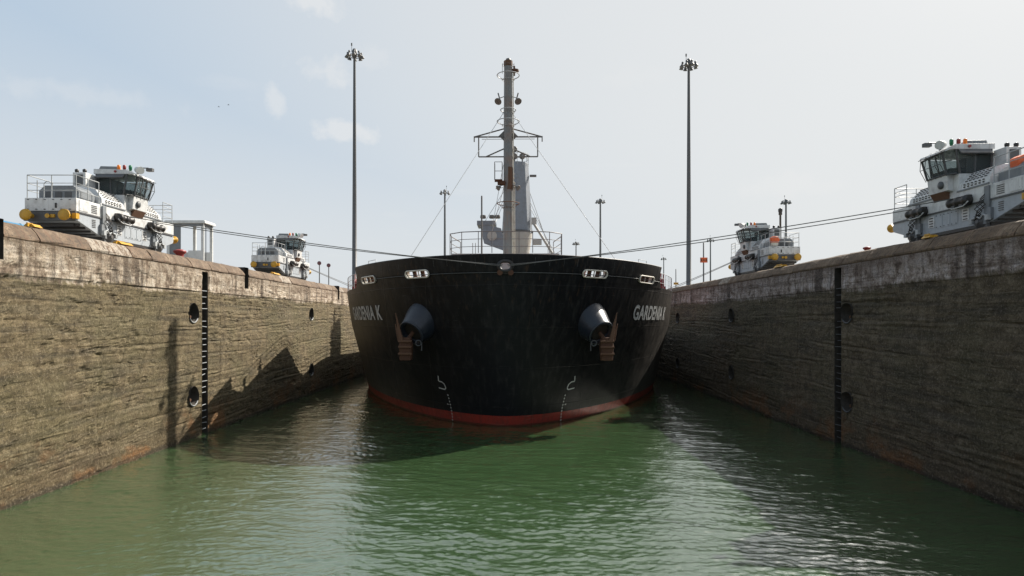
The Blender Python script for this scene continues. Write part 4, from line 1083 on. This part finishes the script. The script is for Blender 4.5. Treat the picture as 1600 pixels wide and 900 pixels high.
# ---- hatches and accommodation block aft
for q in range(4):
    b = MB(); yy = 29 + q * 22; b.box(-9, 9, yy, yy + 16, 5.6, 6.9); b.box(-9.3, 9.3, yy - .2, yy + 16.2, 6.9, 7.4); b.build('hatch_cover', 'hatch_green', SH)
b = MB(); b.box(-12, 12, 122, 134, 5.6, 16.5); b.box(-13.8, 13.8, 123, 129, 16.5, 19.3); bh = b.build('deckhouse', 'crane_white', SH)
b = MB()
for f in range(3):
    for q in range(9): b.box(-9 + q * 2.2, -8.3 + q * 2.2, 121.96, 122.02, 9.2 + f * 2.7, 10.0 + f * 2.7)
b.box(-13, 13, 122.96, 123.02, 17.7, 18.7); b.build('bridge_windows', 'glass_dark', bh)

# ------------------------------------------------------------------ tow cables
def ship_w(p): return SH.matrix_basis @ Vector(p)
SH.matrix_basis = Matrix.Translation(SH.location) @ Matrix.Rotation(-R(.8), 4, 'Z')
bowl = ship_w((0, -.25, 9.25))
def cable(a_, c_, sag, r, lab, pts=24):
    b = MB(); a_, c_ = Vector(a_), Vector(c_); P = []
    for i in range(pts + 1):
        t = i / pts; q = a_.lerp(c_, t); q.z -= sag * 4 * t * (1 - t); P.append(q)
    b.tube(P, r, 6); o = b.build('tow_cable', 'rope_grey'); tag(o, lab, 'cable', 'steel tow cables from the locomotives to the ship'); return o
cable((-18.32, 30.5, 11.25), bowl + Vector((-.18, -.02, -.02)), .14, .022, 'upper steel cable from the big left locomotive to the ship bow')
cable((-18.32, 33.2, 11.35), bowl + Vector((-.12, -.04, .04)), .20, .022, 'lower steel cable from the big left locomotive to the ship bow')
cable((18.32, 26.4, 11.30), bowl + Vector((.18, -.02, -.02)), .14, .022, 'upper steel cable from the right edge locomotive to the ship bow')
cable((18.32, 29.1, 11.32), bowl + Vector((.12, -.04, .04)), .20, .022, 'lower steel cable from the right edge locomotive to the ship bow')
for dy, w_ in ((0, 'upper'), (.9, 'lower')):
    cable((-18.32, 57.4 + dy, 11.1), (-14.5, 66, 9.0 + dy * .2), .05, .022, f'{w_} short cable running from the small left locomotive down behind the ship')
    cable((18.32, 51.4 + dy, 11.1), (14.9, 66, 8.7 + dy * .2), .05, .022, f'{w_} short cable running from the small right locomotive down behind the ship')

# ------------------------------------------------------------------ light masts
def light_mast(loc, H, lab, rb=.36, rt=.17, heads=8, sc=1.0, mat='steel_pole', rot=0.0):
    t = thing('light_mast', loc, lab, 'light mast', 'tall floodlight masts around the lock', rot)
    b = MB(); b.lathe([(rb * 1.25, 0), (rb * 1.25, .4), (rb, .45), (rb * .8, H * .4), (rt, H - .4), (rt, H + .3)], n=16); b.build('pole', mat, t)
    b = MB(); b.ring((0, 0, H - .25), 1.15 * sc, .07 * sc, 20); b.lathe([(.3 * sc, H - .5), (.5 * sc, H - .3), (.5 * sc, H + .45), (.3 * sc, H + .75), (.05, H + .8)], n=12)
    for k in range(heads): q = 2 * PI * k / heads; b.bar((0, 0, H - .2), (1.2 * sc * math.cos(q), 1.2 * sc * math.sin(q), H - .25), .05 * sc, 5)
    b.build('head_ring', mat, t)
    for k in range(heads):
        q = 2 * PI * k / heads + .15; c_ = Vector((1.32 * sc * math.cos(q), 1.32 * sc * math.sin(q), H + .05))
        d = Vector((math.cos(q) * .25, math.sin(q) * .25, -1))
        b = MB(); b.lathe([(.12 * sc, -.30 * sc), (.20 * sc, -.25 * sc), (.20 * sc, .0), (.12 * sc, .12 * sc), (.22 * sc, .35 * sc), (.40 * sc, .75 * sc), (.40 * sc, .82 * sc)], c_, d, 12); b.build('floodlight', mat, t)
    b = MB(); b.bar((.55 * sc, 0, H + .3), (.55 * sc, 0, H + 1.9 * sc), .03); b.lathe([(.1, 0), (.1, .35)], (.55 * sc, 0, H + 1.7 * sc), n=8); b.build('lightning_rod', mat, t)
    return t
light_mast((-21.7, 90, TOP), 34.0, 'tall dark floodlight mast rising behind the left side of the bow', sc=.72, rot=PI)
light_mast((25.3, 90, TOP), 32.6, 'tall dark floodlight mast rising above the right wall beside the bow', sc=.72, rot=2.4)
for px, py, H, lab in ((695, 300, 33, 'distant floodlight mast left of the foremast, crossed by the stay wire'), (938, 314, 33, 'distant floodlight mast right of the foremast, crossed by the tow cables'),
                       (1228, 315, 32, 'distant floodlight mast directly behind the small right locomotive'), (1110, 375, 32, 'faint distant floodlight mast between the orange sign and the small right locomotive'),
                       (900, 380, 33, 'tiny far floodlight mast showing just above the bulwark right of the crane'), (1037, 404, 32, 'tiny far floodlight mast above the right shoulder of the ship')):
    Y = (H + TOP - 6.3) / (500 - py) * 1000; X = (px - 795) / 1000 * Y
    light_mast((X, Y, TOP - .06), H, lab, .42, .24, 6, 1.0 if Y > 250 else .88, 'pole_far', rot=px * .1)

# ------------------------------------------------------------------ small things on the walls
def signpost(loc, H, zs, w, h, mat, lab, word=None):
    t = thing('sign_post', loc, lab, 'sign', None)
    b = MB(); b.lathe([(.11, 0), (.07, .1), (.065, H), (.02, H + .02)], n=10); b.build('post', 'steel_pole', t)
    b = MB(); b.box(-w / 2, w / 2, -.1, -.07, zs - h / 2, zs + h / 2); b.build('board', mat, t, .01)
    b = MB()
    for s in (-1, 1):
        b.box(s * w * .47 - .03 * s, s * w * .47, -.115, -.1, zs - h / 2 + .03, zs + h / 2 - .03)
    for q in (-.3, 0, .3): b.box(q * w - w * .07, q * w + w * .07, -.112, -.1, zs - h * .22, zs + h * .22)
    b.build('board_marks', 'rust_light', t); return t
signpost((19.05, 62.6, TOP), 4.2, 2.5, .72, .5, 'orange_paint', 'tall thin post carrying a small orange board on the right wall')
signpost((24.8, 95, TOP), 4.2, 2.05, .72, .32, 'yellow_paint', 'thin post with a low yellow-brown board near the ship right shoulder')
t = thing('black_post', (22.4, 52.8, TOP), 'black post with round cap sticking up behind the small right locomotive', 'post')
b = MB(); b.lathe([(.14, 0), (.08, .1), (.08, 5.3), (.14, 5.32), (.14, 5.6), (.05, 5.7)], n=12); b.build('post', 'black_iron', t)
b = MB(); b.lathe([(.1, 5.5), (.17, 5.6), (.17, 5.8), (.02, 5.9)], n=12); b.build('cap', 'black_iron', t)
for i, (X, Y) in enumerate(((-18.35, 62.0), (-18.15, 64.5))):
    t = thing('round_marker', (X, Y, TOP), ('left' if i == 0 else 'right') + ' one of two round dusky red discs on posts beyond the small left locomotive', 'marker', 'round red track markers')
    b = MB(); b.lathe([(.05, 0), (.045, 2.2)], n=8); b.build('post', 'steel_pole', t)
    b = MB(); b.lathe([(.02, -.03), (.2, -.03), (.2, .0), (.02, 0)], (0, -.06, 2.15), (0, -1, 0), 18); b.build('disc', 'dusky_red', t)
# flat-roofed booth left
t = thing('track_booth', (-20.0, 39.6, TOP), 'white flat-roofed open booth behind the big left locomotive', 'booth')
t.scale = (.85, .5, 1)
b = MB(); b.box(-1.5, 1.5, -.3, 2.6, 2.62, 2.74); b.box(-1.45, 1.45, -.25, 2.55, 2.74, 2.8); b.build('roof', 'booth_white', t, .01)
for x in (-1.25, .0, 1.25):
    for y in (0, 2.3):
        if x == 0 and y == 0: continue
        b = MB(); b.box(x - .1, x + .1, y - .1, y + .1, 0, 2.62); b.build('column', 'booth_white', t)
for q in ((-1.2, 1.2, 2.25, 2.33), (.2, 1.2, -.05, .03)):
    b = MB(); b.box(*q, 0, .95); b.build('low_panel', 'booth_white', t)
b = MB(); b.box(-1.2, -.35, -.06, .02, 0, 2.6); b.build('side_panel', 'loco_grey', t)
for q in ((-1.3, 1.3, -.12, .0), (1.15, 1.3, .1, 2.2)):
    b = MB(); b.box(*q, 2.45, 2.62); b.build('beam', 'loco_grey', t)
b = MB(); b.lathe([(.03, 0), (.03, 2.5)], (1.42, .2, 0), n=8); b.build('downpipe', 'dark_grey', t)
# red drums
def red_drum(loc, sc, rz, lab):
    t = thing('red_bollard', loc, lab, 'bollard', 'red bollards on the lock walls', rz)
    b = MB(); b.lathe([(.34, 0), (.27, .12), (.24, .30), (.38, .42), (.42, .50), (.40, .58), (.18, .66), (.02, .67)], n=20); b.build('drum', 'red_paint', t)
    b = MB(); b.lathe([(.5, 0), (.5, .04)], n=20); b.build('base_plate', 'rust', t); t.scale = (sc,) * 3
red_drum((-18.1, 35.2, TOP), .8, 0, 'red mushroom bollard by the far end of the big left locomotive')
red_drum((17.85, 31.9, TOP), .45, 0, 'dull red bollard on the right wall above the ladder slot')
# yellow wedges bolted to the coping
def yellow(loc, L, lab):
    t = tag(MBo(loc, L), lab, 'bracket', 'yellow brackets on the wall edges'); return t
def MBo(loc, L):
    b = MB(); b.prism([(-.22, 0), (.22, 0), (.10, .11), (-.12, .11)], 1, -L / 2, L / 2); b.box(-.05, .05, -L / 2 - .12, -L / 2, 0, .08); b.box(-.05, .05, L / 2, L / 2 + .12, 0, .08)
    b.box(-.16, -.10, -L * .3, L * .3, .1, .17)
    o = b.build('yellow_bracket', 'yellow_paint'); o.location = loc; return o
yellow((-17.25, 28.6, TOP), .9, 'yellow bracket on the wall edge under the big left locomotive')
yellow((-17.25, 23.2, TOP), .4, 'small yellow bracket on the coping near the left edge of the photo')
yellow((-17.25, 47.2, TOP), 1.2, 'yellow bracket on the left wall edge just before the small locomotive')
yellow((17.25, 40.6, TOP), 1.2, 'yellow-orange bracket on the right wall edge below the small locomotive')
yellow((17.25, 26.2, TOP), .5, 'dull yellow bracket below the far wheels of the right edge locomotive')
# blue pipe lengths at far left
for i, (Y, L, lab) in enumerate(((22.3, 1.5, 'blue pipe length lying on the left wall at the photo edge'), (24.6, 1.9, 'thin blue pipe length lying just in front of the big left locomotive'))):
    b = MB(); b.lathe([(.07, 0), (.07, L), (.055, L), (.055, 0)], (0, 0, 0), (0, 1, 0), 14)
    for q in (.2, L - .2): b.lathe([(.085, q), (.085, q + .08)], (0, 0, 0), (0, 1, 0), 14)
    o = b.build('blue_pipe', 'blue_paint'); o.location = (-18.05 - .1 * i, Y, TOP + .09 + (.04 if i == 0 else 0)); tag(o, lab, 'pipe', 'blue pipes on the left wall')
# birds
for i, (px, py) in enumerate(((342, 167), (357, 164))):
    Y = 80; t = thing('bird', ((px - 795) * .08, Y, 6.3 + (500 - py) * .08), ('lower left' if i == 0 else 'upper right') + ' one of two tiny dark birds gliding in the upper left sky', 'bird', 'birds in the sky', rz=.8 * i)
    b = MB(); b.lathe([(.01, -.16), (.05, -.08), (.06, .02), (.035, .12), (.01, .2)], (0, 0, 0), (1, 0, 0), 8); b.add([(-.16, 0, 0), (-.28, .05, 0), (-.28, -.05, .01), (-.16, .0, .02)], [(0, 1, 2), (3, 2, 1)]); b.build('body', 'bird_dark', t)
    b = MB()
    for s in (-1, 1):
        b.add([(.05, 0, .03), (-.07, 0, .03), (-.05, s * .22, .10), (.04, s * .2, .10), (-.08, s * .45, .04), (.0, 0, .05)], [(0, 1, 2, 3), (3, 2, 4), (5, 3, 2)])
    b.build('wings', 'bird_dark', t); t.scale = (.6,) * 3
STUFF = ('louvre_slots', 'bolts', 'end_bolts', 'side_louvres', 'vent_slots', 'hood_grille', 'weld_ribs', 'brake_hose', 'bridge_windows', 'crane_wire', 'underframe', 'cab_interior', 'cabinet_grille', 'brake_linkage', 'board_marks', 'mast_pipes', 'feet')
for o in bpy.data.objects:
    if o.name.split('.')[0] in STUFF: o['kind'] = 'stuff'
print('tris', sum(len(o.data.polygons) for o in bpy.data.objects if o.type == 'MESH'))
